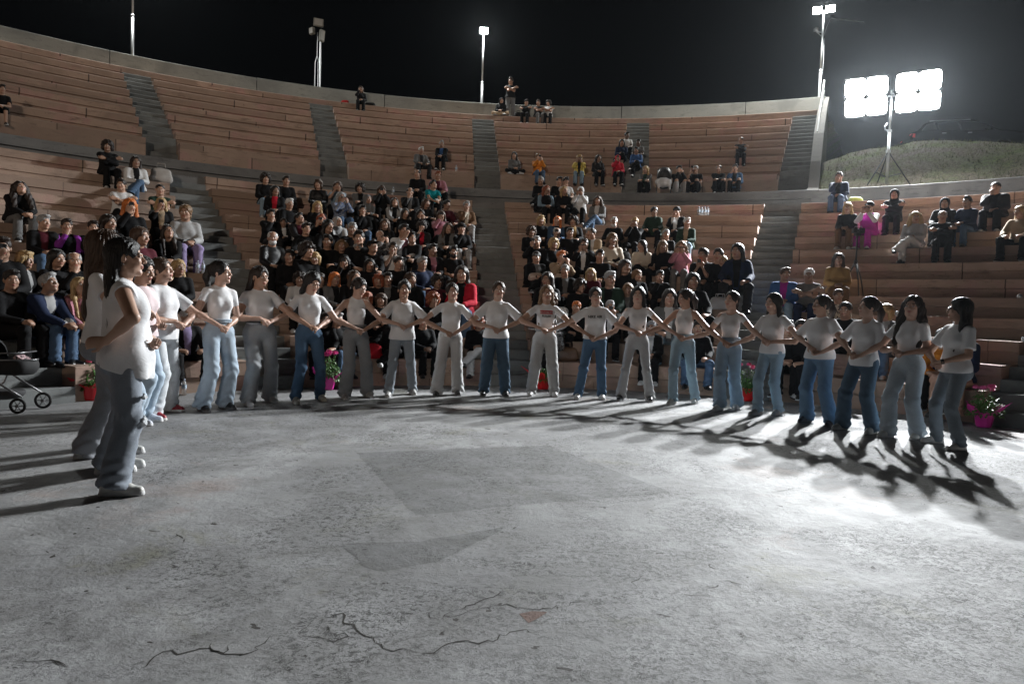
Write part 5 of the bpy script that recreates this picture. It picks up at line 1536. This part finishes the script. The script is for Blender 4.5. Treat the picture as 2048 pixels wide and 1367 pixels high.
# loudspeaker mast
p = pol(24.95, -20.4, 8.7); ms = empty('mast', p); tag(ms, 'braced twin-pole mast with three unlit grey lamp boxes on the rim wall, left of centre', 'mast')
g = MB(); g.tube([(-.09, 0, 0), (-.09, 0, 1.95), (-.02, 0, 2.2)], .018, 6); g.tube([(.10, 0, 0), (.10, 0, 3.15)], .032, 8); g.tube([(-.02, 0, 2.2), (-.02, 0, 3.1)], .016, 6); g.tube([(-.02, 0, 2.2), (.10, 0, 1.85)], .014, 6); g.tube([(0, .1, 0), (0, .08, 2.0)], .012, 6); g.build('pole', M['steel'], ms)
for (x, z, w, h_, ry, rz_) in ((0.02, 3.45, .38, .30, .05, .3), (-.22, 3.12, .22, .26, -.1, -.5), (.16, 2.95, .20, .46, .1, .9)):
    g = MB(); rm = Matrix.Rotation(rz_, 3, 'Z') @ Matrix.Rotation(ry, 3, 'Y'); g.box((x, -.05, z), (w, .14, h_), rm); o = g.build('lamp_box', M['panelback'], ms)
    bv = o.modifiers.new('b', 'BEVEL'); bv.width = .03; bv.segments = 2
    g = MB(); g.box(Vector((x, -.05, z)) + rm @ Vector((0, -.073, 0)), (w * .8, .01, h_ * .8), rm); g.build('glass', plain('dull_lamp_glass', (.42, .42, .40), .25), o)

# unseen pole added behind the camera to carry the warm fill lamp
p = Vector((-6.0, -13.4, 0)); e = empty('lamp_post', p); tag(e, 'added unseen fill lamp pole behind the camera, brightening the upper rows', 'lamp post', 'lamp posts along the rim wall')
g = MB(); g.tube([(0, 0, 0), (0, 0, 8.3)], .07, 10); g.build('pole', M['steel'], e, True)
g = MB(); g.box((0, 0, 8.4), (.5, .12, .36)); g.build('lamp_head', M['darksteel'], e)

# ---------------------------------------------------------------- parked car on the bank
def build_car():
    cp = Vector((19.75, 32.0, 0)); zc = bank_z(33, 34)
    root = empty('parked_car', (cp.x, cp.y, zc), math.radians(-14)); tag(root, 'dark estate car parked on top of the grassy bank behind the floodlight stand', 'car')
    paint = plain('dark_car_paint', (.045, .05, .056), .25, .4); glass = plain('dark_car_glass', (.006, .007, .008), .08); tyre = plain('tyre_rubber', (.012, .012, .012), .8)
    prof = [(-2.25, .42), (-2.28, .75), (-2.22, .98), (-2.02, 1.05), (-1.72, 1.38), (-1.45, 1.46), (-.4, 1.50), (.35, 1.44), (.75, 1.30), (1.22, 1.02), (1.95, .93), (2.25, .78), (2.30, .50), (2.25, .30), (-2.2, .28)]
    g = MB(); rings = []
    for y, k in ((-.80, .92), (-.88, .99), (-.89, 1.0), (.89, 1.0), (.88, .99), (.80, .92)):
        ring = []
        for x, z in prof:
            tw = max(0, z - .98) * .34
            yy = y - math.copysign(tw, y)
            ring.append((x * (k if z < .9 else 1), yy, .28 + (z - .28) * (k * .25 + .75)))
        rings.append(g.add(ring))
    for a, b in zip(rings, rings[1:]): g.quadring(a, b)
    g.face(rings[0]); g.face(rings[-1][::-1])
    g.build('body', paint, root, False)
    for s_ in (-1, 1):
        for pts in (((-1.85, 1.06), (-1.60, 1.36), (-1.30, 1.40), (-1.22, 1.04)), ((-1.14, 1.04), (-1.20, 1.40), (-.42, 1.43), (-.30, 1.03)), ((-.22, 1.03), (-.33, 1.43), (.30, 1.39), (.70, 1.25), (1.02, 1.02))):
            g = MB(); a = g.add([(x, s_ * (.893 - max(0, z - .98) * .34), z) for x, z in pts]); b = g.add([(x, s_ * (.88 - max(0, z - .98) * .34), z) for x, z in pts])
            g.quadring(a, b); g.face(a if s_ < 0 else a[::-1]); g.face(b[::-1] if s_ < 0 else b); g.build('window', glass, root)
        g = MB(); g.box((-2.16, s_ * .72, .86), (.16, .26, .16)); g.build('tail_light', emis('tail_light_red', (.5, .02, .02), .25), root)
        for x in (-1.35, 1.38):
            g = MB(); g.lathe([(.20, -.11), (.32, -.10), (.33, 0), (.32, .10), (.20, .11)], (0, 0, 0), 24); w = g.build('wheel', tyre, root, True); w.rotation_euler = (math.pi / 2, 0, 0); w.location = (x, s_ * .82, .33)
            g = MB(); g.lathe([(.0, .112), (.19, .115), (.20, .10)], (0, 0, 0), 16); g.build('rim', M['steel'], w, True)
        g = MB(); g.box((.72, s_ * .98, 1.06), (.14, .18, .11)); g.build('wing_mirror', paint, root)
        g = MB(); g.tube([(-1.5, s_ * .70, 1.50), (.1, s_ * .70, 1.52)], .014, 6); g.build('roof_rail', M['steel'], root)
        for x in (-.95, .05):
            g = MB(); g.box((x, s_ * .90, .92), (.16, .03, .025)); g.build('door_handle', M['steel'], root)
build_car()

# ---------------------------------------------------------------- potted chrysanthemums
M['leafm'] = plain('green_leaf', (.045, .13, .018), .5, var=.45)
M['stemm'] = plain('green_stem', (.05, .12, .02), .6)
def plant(px, lab, potc, blooms, bc, wrap, hh=.62, seed=1, nleaf=340, spread=.20):
    x, y = pixfloor(*px); rn = random.Random(seed)
    e = empty('potted_flower', (x, y, 0), rn.uniform(0, 6)); tag(e, lab, 'potted plant', 'potted chrysanthemums round the stage')
    pm_ = plain('pot_' + ('pink' if potc[2] > .1 else 'red'), potc, .35)
    if wrap: fx = lambda a, z: 1 + .10 * math.sin(a * 9) * (z / .2) ** 2 + .05 * math.sin(a * 4)
    else: fx = None
    g = MB(); g.lathe([(.0, .004), (.085, .004), (.095, .03), (.115, .17), (.128, .185), (.126, .20), (.105, .19), (.10, .15), (.0, .14)], n=36, fx=fx, cap=False); g.build('pot', pm_, e, True)
    if wrap:
        for k in range(4):
            a = k * 1.57 + .4; g = MB(); d = Vector((math.cos(a), math.sin(a), 0)); s_ = Vector((-d.y, d.x, 0))
            L = .17 if k != 2 else .26
            vs = [d * .11 + s_ * .06 + Vector((0, 0, .16)), d * .11 - s_ * .06 + Vector((0, 0, .16)), d * (.11 + L * .6) - s_ * .07 + Vector((0, 0, .16 + L * .45)), d * (.12 + L) + Vector((0, 0, .18 + L * .75)), d * (.11 + L * .6) + s_ * .05 + Vector((0, 0, .19 + L * .5))]
            a_ = g.add(vs); b_ = g.add([v + Vector((0, 0, .006)) for v in vs]); g.face(a_); g.face(b_[::-1]); g.quadring(b_, a_); g.build('wrapping', pm_, e)
    g = MB()
    for k in range(nleaf):
        a = rn.uniform(0, 6.283); r = spread * math.sqrt(rn.random()); z = .19 + (hh - .29) * rn.random() * (1 - .5 * (r / spread) ** 2) - .05 * (r > spread * .7)
        c = Vector((r * math.cos(a), r * math.sin(a), z)); L = rn.uniform(.035, .07); d = Vector((math.cos(a + rn.uniform(-.8, .8)), math.sin(a + rn.uniform(-.8, .8)), rn.uniform(-.5, .7))).normalized(); s_ = d.cross(Vector((0, 0, 1))).normalized() * L * .30; dn = Vector((0, 0, -.012))
        q = g.add([c, c + d * L * .45 + s_, c + d * L + dn * 1.5, c + d * L * .45 - s_, c + d * L * .5 + Vector((0, 0, .008))]); g.face((q[0], q[1], q[4])); g.face((q[1], q[2], q[4])); g.face((q[2], q[3], q[4])); g.face((q[3], q[0], q[4]))
    for k in range(14):
        a = rn.uniform(0, 6.283); g.tube([(0.03 * math.cos(a), .03 * math.sin(a), .15), (spread * .6 * math.cos(a), spread * .6 * math.sin(a), hh * .62)], .004, 5)
    g.build('foliage', M['leafm'], e)
    fm = plain('petals', bc, .6, var=.25)
    for k in range(blooms):
        a = k * 2.4 + seed; r = spread * (.25 + .5 * ((k * .37 + .2) % 1)); c = Vector((r * math.cos(a), r * math.sin(a), hh - .02 - .06 * ((k * .61) % 1)))
        g = MB(); g.tube([(c.x * .5, c.y * .5, .25), c - Vector((0, 0, .02))], .004, 5); stm = g.build('stem', M['stemm'], e)
        g = MB(); R0 = rn.uniform(.042, .054)
        for ring in range(5):
            n = 9 + ring * 2; el = .25 + ring * .28
            for j in range(n):
                t = 6.283 * j / n + ring * .5; d = Vector((math.cos(t) * math.cos(1.35 - el), math.sin(t) * math.cos(1.35 - el), math.sin(1.35 - el) * .8)); s_ = Vector((-math.sin(t), math.cos(t), 0)) * .010
                tip = c + d * R0 * (.8 + .06 * ring); q = g.add([c + s_ * .3, c + d * R0 * .55 + s_, tip + Vector((0, 0, .006)), c + d * R0 * .55 - s_, c - s_ * .3]); g.face(q)
        g.lathe([(.0, -.02), (.03, -.012), (.034, .004), (.02, .018), (.0, .022)], tuple(c), 12)
        g.build('flower', fm, e)
plant((655, 779), 'pink-wrapped potted chrysanthemum with a dense magenta crown behind the halter-top dancer', (.62, .03, .30), 10, (.62, .05, .27), True, .60, 1, spread=.16)
plant((1085, 778), 'small red-wrapped potted plant with leaves only, behind the red-print shirt dancer', (.65, .012, .015), 0, (.6, .05, .2), True, .48, 2, spread=.13)
plant((1494, 801), 'bright red pot of chrysanthemums with four pink blooms at the foot of the stairs', (.65, .012, .015), 4, (.60, .06, .16), False, .60, 3, spread=.17)
plant((1967, 854), 'magenta-wrapped pot of chrysanthemums with a lifted ribbon at the far right stairs', (.62, .03, .30), 6, (.62, .12, .30), True, .56, 4, spread=.20)
plant((183, 800), 'red-wrapped potted chrysanthemum with a single bloom, half hidden behind the left dancers', (.5, .012, .02), 2, (.60, .08, .16), True, .56, 5, spread=.13)

# ---------------------------------------------------------------- prams
M['fab'] = plain('black_pram_fabric', (.012, .012, .013), .8); M['frame'] = plain('grey_pram_frame', (.16, .16, .165), .35, .6)
def wheel(par, x, y, r):
    g = MB(); n = 28; g.tube([(x + (r - .018) * math.cos(6.283 * k / n), y, r + (r - .018) * math.sin(6.283 * k / n)) for k in range(n)], .018, 8, closed=True); w = g.build('wheel', plain('tyre_rubber', (.012, .012, .012), .8), par, True)
    g = MB(); g.tube([(x, y - .03, r), (x, y + .03, r)], .022, 10)
    g.build('hub', M['frame'], w)
    for k in range(6):
        g = MB(); g.tube([(x, y, r), (x + (r - .02) * math.cos(k * 1.047), y, r + (r - .02) * math.sin(k * 1.047))], .007, 5); g.build('spoke', M['frame'], w)
px, py = pixfloor(30, 822)
pr = empty('pram', (px - .05, py, 0), math.radians(8)); tag(pr, 'black pram with grey frame and floral lining at the far left edge', 'pram'); pr.scale = (.84,) * 3; pr.location.x -= .10
for x, y, r in ((-.35, -.26, .15), (-.35, .26, .15), (.32, -.24, .105), (.40, .24, .115)): wheel(pr, x, y, r)
for y in (-.25, .25):
    g = MB(); g.tube([(-.62, y, 1.02), (-.28, y, .68), (.10, y, .40), (.38, y, .22)], .014, 8); g.build('frame', M['frame'], pr, True)
    g = MB(); g.tube([(-.35, y, .16), (-.10, y, .36), (.02, y, .66)], .013, 8); g.build('frame', M['frame'], pr, True)
g = MB(); g.tube([(-.62, -.25, 1.02), (-.68, -.22, 1.06), (-.68, .22, 1.06), (-.62, .25, 1.02)], .018, 8); g.build('handle', M['black'], pr, True)
F_ = Field((-.5, -.3, .42), (.5, .3, .9), .016); F_.add(cone((-.27, -.09, .62), (.27, -.09, .62), .14, .14), 0); F_.add(cone((-.27, .09, .62), (.27, .09, .62), .14, .14), .03); F_.add(cone((-.30, 0, .62), (.30, 0, .62), .15, .15), .04); F_.plane((0, 0, .70), A_(0, 0, 1)); F_.plane((0, 0, .50), A_(0, 0, -1)); F_.cut(ell((.0, 0, .72), (.38, .18, .13)), .01)
V, Q = F_.mesh(); o = link_child('bassinet', np_mesh('bassinet', V, Q, [M['fab']]), pr, [M['fab']])
g = MB(); g.tube([(.44 * math.cos(a), .225 * math.sin(a), .705) for a in np.linspace(0, 6.283, 36)[:-1]], .013, 6, closed=True); g.build('rim', M['frame'], pr, True)
g = MB(); g.tube([(.0, -.24, .70), (.12, -.24, .80), (.30, -.22, .80), (.32, .22, .80), (.12, .24, .80), (0, .24, .70)], .012, 8); g.build('bumper_bar', M['frame'], pr, True)
F_ = Field((-.55, -.3, .6), (.2, .3, 1.1), .016); F_.add(ell((-.16, 0, .72), (.30, .24, .26)), 0); F_.cut(ell((-.12, 0, .70), (.27, .215, .235)), .005); F_.plane((0, 0, .70), A_(.6, 0, -1)); F_.plane((-.02, 0, .7), A_(1, 0, .1))
V, Q = F_.mesh(); link_child('hood', np_mesh('hood', V, Q, [M['fab']]), pr, [M['fab']])
F_ = Field((-.3, -.25, .1), (.36, .25, .42), .016); F_.add(ell((.02, 0, .26), (.27, .20, .11)), 0); F_.plane((0, 0, .29), A_(0, 0, 1)); F_.displace(cloth_noise(2, .006)); V, Q = F_.mesh(); link_child('basket', np_mesh('basket', V, Q, [M['fab']]), pr, [cloth((.05, .05, .052))])
g = MB(); g.box((.28, -.05, .72), (.12, .2, .05), Matrix.Rotation(.5, 3, 'Y')); g.build('lining', cloth((.5, .35, .36), 'floral'), pr)
# stroller on the walkway
x, y = ray_ring(1328, 360, RW + .62); s2 = empty('stroller', (x, y, ZW), math.atan2(CX - x, -(CY - y))); tag(s2, 'black stroller with a white blanket over its front, standing on the upper walkway', 'stroller')
s2.scale = (.84,) * 3
for sx in (-.24, .24):
    for sy, r in ((-.30, .09), (.28, .12)):
        g = MB(); g.tube([(sx, sy + (r - .015) * math.cos(6.283 * k / 20), r + (r - .015) * math.sin(6.283 * k / 20)) for k in range(20)], .016, 6, closed=True); w_ = g.build('wheel', M['black'], s2, True); g = MB(); g.tube([(sx - .02, sy, r), (sx + .02, sy, r)], r * .6, 10); g.build('hub', M['frame'], w_)
    g = MB(); g.tube([(sx, -.30, .10), (sx, .10, .55), (sx, .42, 1.0)], .013, 6); g.tube([(sx, .28, .12), (sx, .0, .5)], .012, 6); g.build('frame', M['frame'], s2)
g = MB(); g.tube([(-.24, .42, 1.0), (-.20, .46, 1.03), (.20, .46, 1.03), (.24, .42, 1.0)], .016, 6); g.build('handle', M['black'], s2, True)
F_ = Field((-.3, -.45, .2), (.3, .4, .9), .018); F_.add(ell((0, 0, .45), (.23, .30, .20)), 0); V, Q = F_.mesh(); link_child('seat', np_mesh('seat', V, Q, [M['fab']]), s2, [M['fab']])
F_ = Field((-.32, -.35, .45), (.32, .45, 1.15), .018); F_.add(ell((0, .06, .72), (.26, .27, .30)), 0); F_.cut(ell((0, -.10, .66), (.20, .27, .24)), .01); F_.displace(lambda X, Y, Z: .004 * np.sin(60 * Y + 30 * Z)); V, Q = F_.mesh(); link_child('hood', np_mesh('hood', V, Q, [M['fab']]), s2, [plain('hood_fabric', (.07, .07, .072), .4)])
F_ = Field((-.36, -.46, .1), (.36, .1, .68), .016); F_.add(ell((0, -.20, .44), (.27, .20, .17)), 0); F_.add(cone((-.20, -.30, .45), (-.16, -.36, .22), .09, .02), .05); F_.add(cone((.18, -.30, .45), (.22, -.36, .18), .09, .02), .05); F_.displace(cloth_noise(5, .010, 22)); V, Q = F_.mesh(); link_child('blanket', np_mesh('blanket', V, Q, [M['fab']]), s2, [cloth((.55, .55, .55))])

# ---------------------------------------------------------------- video camera on tripod
x, y = ray_ring(1708, 590, rl(4) + .30); z = zl(4)
tr_ = empty('camera_tripod', (x, y, z)); tag(tr_, 'black camera tripod with a small video camera standing on the right block', 'tripod')
g = MB(); g.tube([(0, 0, .52), (0, 0, 1.10)], .016, 8); g.tube([(0, 0, .60), (0, 0, .66)], .035, 8); g.build('column', M['black'], tr_, True)
for a in (0.4, 2.5, 4.6): g = MB(); g.tube([(0, 0, .64), (.16 * math.cos(a), .16 * math.sin(a), .30), (.24 * math.cos(a), .24 * math.sin(a), .0)], [.016, .013, .010], 6); g.build('leg', M['black'], tr_, True)
g = MB(); g.box((0, 0, 1.13), (.09, .09, .05)); g.tube([(0, 0, 1.12), (.05, .22, 1.02)], .008, 6); g.build('pan_head', M['black'], tr_)
g = MB(); g.box((0, -.02, 1.20), (.20, .10, .09)); cm_ = g.build('camera_body', M['black'], tr_); g = MB(); g.tube([(-.02, -.07, 1.20), (-.02, -.13, 1.20)], .034, 12); g.build('lens', M['darksteel'], cm_, True)
g = MB(); g.tube([(-.07, -.02, 1.245), (-.06, -.02, 1.275), (.06, -.02, 1.275), (.07, -.02, 1.245)], .007, 5); g.build('handle', M['steel'], cm_)

# ---------------------------------------------------------------- bottles and bags
M['pet'] = bpy.data.materials.new('clear_plastic'); M['pet'].use_nodes = True
b_ = M['pet'].node_tree.nodes['Principled BSDF']; b_.inputs['Base Color'].default_value = (.85, .9, .93, 1); b_.inputs['Roughness'].default_value = .12; b_.inputs['Transmission Weight'].default_value = .75; b_.inputs['IOR'].default_value = 1.2
M['cap_blue'] = plain('blue_cap', (.3, .35, .45), .4); M['blabel'] = plain('bottle_label', (.35, .42, .5), .5)
def bottle(loc, lab, lying=False):
    e = empty('bottle', loc); 
    if lying: e.rotation_euler = (math.pi / 2, 0, random.Random(int(loc[0] * 99)).uniform(0, 3)); e.location.z += .034
    g = MB(); g.lathe([(.0, 0), (.030, 0), (.033, .01), (.032, .06), (.030, .075), (.033, .09), (.033, .15), (.024, .18), (.013, .20), (.013, .215), (.0, .215)], n=14, cap=False); g.build('bottle_body', M['pet'], e, True)
    g = MB(); g.lathe([(.0335, .095), (.0338, .10), (.0338, .14), (.0335, .145)], n=14, cap=False); g.build('label', M['blabel'], e, True)
    g = MB(); g.lathe([(.0, .205), (.0155, .205), (.0155, .225), (.0, .227)], n=10, cap=False); g.build('bottle_cap', M['cap_blue'], e, True)
    tag(e, lab, 'bottle', 'plastic water bottles')
def on_row(u, v, k, tier='l', off=.15):
    R_ = (rl(k) if tier == 'l' else ru(k)) + off; z = zl(k) if tier == 'l' else zu(k); x, y = ray_ring(u, v, R_); return (x, y, z)
bx_, by_ = pixfloor(368, 790); bottle((bx_, by_, 0), 'clear water bottle standing on the floor behind the dancer in red sneakers')
for k, u in enumerate((395, 406)): bottle(on_row(u, 540, 4), ('left' if k == 0 else 'right') + ' of two clear bottles on a bench end left of the second stairs')
bottle(on_row(786, 388, 11), 'clear water bottle on the top lower row near the crowd, left of the teal T-shirt')
bottle(on_row(912, 345, 0, 'u'), 'small bottle standing alone on the podium edge beside the middle stairs')
for k in range(4): bottle(on_row(1397 + k * 6, 430, 10, off=.12 + .08 * (k % 2)), '%s bottle from the left in the cluster of four on the empty upper benches' % ORD[k])
bottle(on_row(1790, 640, 3), 'clear bottle lying on the bench above the blond child at right', True)
bottle(on_row(2040, 600, 4), 'upper of two bottles lying at the right picture edge', True)
bottle(on_row(2042, 705, 2), 'lower of two bottles lying at the right picture edge', True)
def bag(loc, rz_, size, col, lab, kind='cotton', handles=True):
    e = empty('bag', loc, rz_); w, d, h_ = size; tag(e, lab, 'bag')
    F_ = Field((-w, -d, -.02), (w, d, h_ * 1.2), .012)
    F_.add(cone((-w * .38, 0, h_ * .28), (w * .38, 0, h_ * .28), d * .46, d * .46), 0); F_.add(cone((-w * .36, 0, h_ * .75), (w * .36, 0, h_ * .75), d * .26, d * .26), .08)
    F_.add(ell((0, 0, h_ * .5), (w * .48, d * .42, h_ * .5)), .05); F_.displace(cloth_noise(3, .005, 20)); F_.plane((0, 0, 0), A_(0, 0, -1))
    V, Q = F_.mesh(); link_child('bag_body', np_mesh('bag_body', V, Q, [M['fab']]), e, [cloth(col, kind)])
    if handles:
        for s_ in (-1, 1):
            g = MB(); g.tube([(-w * .22, s_ * d * .2, h_ * .9), (-w * .18, s_ * d * .2, h_ * 1.25), (w * .18, s_ * d * .2, h_ * 1.25), (w * .22, s_ * d * .2, h_ * .9)], .009, 6); g.build('handle', cloth(tuple(c * .6 for c in col), 'leather'), e, True)
bag(on_row(322, 352, 10, off=.22), .5, (.40, .18, .34), (.42, .40, .38), 'large white and grey tote bag beside the seated person in white jacket')
bag(on_row(690, 204, 8, 'u', .3), 0, (.24, .14, .16), (.35, .02, .02), 'small red bag on the top row beside the lone phone user', handles=False)
bag(on_row(740, 208, 8, 'u', .3), 0, (.34, .2, .16), (.012, .012, .012), 'black bag slumped on the top row right of the lone phone user', handles=False)
bag(on_row(1037, 224, 8, 'u', .3), 0, (.28, .2, .24), (.012, .012, .012), 'black backpack on the top row between hooded person and black cap')
bag(on_row(1712, 388, 11, off=.3), 0, (.26, .15, .12), (.35, .42, .12), 'small yellow-green bag on the top row behind the person in brown leggings', handles=False)
bag(on_row(1440, 600, 3, off=.12), .2, (.36, .2, .24), (.45, .45, .46), 'white and black bag at the feet of the black leather jacket near the stairs', 'leather')
bag(on_row(1300, 520, 7, off=.25) if False else on_row(1247, 515, 6, off=.2), .2, (.26, .16, .24), (.012, .012, .012), 'black backpack beside the cream blouse in the right-centre block')
bag(on_row(1130, 725, 0, off=.22), .2, (.42, .18, .26), (.11, .06, .035), 'brown leather handbag on the first row behind the glasses dancer', 'leather')
bag(on_row(745, 745, 0, off=.05), .3, (.24, .14, .26), (.40, .01, .02), 'red bag hanging at the front row behind the grey-trousered dancer', handles=False)
bag(on_row(1600, 612, 3, off=.1), .2, (.16, .08, .12), (.20, .18, .50), 'small violet plastic bag between the blue jacket and the grey T-shirt', 'leather', False)
for pi, p in enumerate(people):
    if 'hbag' in p['flags']:
        rz_ = math.atan2(CX - p['x'], -(CY - p['y'])); d = Vector((math.sin(rz_), -math.cos(rz_), 0)); base = Vector((p['x'], p['y'], p['row'][3] + .14)) + d * .22
        bag(tuple(base), rz_, (.26, .13, .16), (.42, .33, .27), 'pale beige handbag on the lap of ' + ('the red-haired phone user' if p['hair'] == 'S' else 'the person in a grey cap'), 'leather', False)
# ---------------------------------------------------------------- night air
hz_v = [(-60, -30, -1.0), (60, -30, -1.0), (60, 75, -1.0), (-60, 75, -1.0), (-60, -30, 16), (60, -30, 16), (60, 75, 16), (-60, 75, 16)]
hm = bpy.data.materials.new('night_haze'); hm.use_nodes = True
hn = hm.node_tree; hn.nodes.clear()
ho = hn.nodes.new('ShaderNodeOutputMaterial'); pv = hn.nodes.new('ShaderNodeVolumePrincipled')
pv.inputs['Color'].default_value = (0.85, 0.93, 1.0, 1); pv.inputs['Density'].default_value = 0.0001; pv.inputs['Anisotropy'].default_value = 0.82
hn.links.new(pv.outputs[0], ho.inputs['Volume'])
hz_o = mesh_obj('haze', hz_v, [(3,2,1,0),(4,5,6,7),(0,1,5,4),(1,2,6,5),(2,3,7,6),(3,0,4,7)], hm)
tag(hz_o, 'thin night haze glowing round the floodlights', 'haze', kind='stuff')
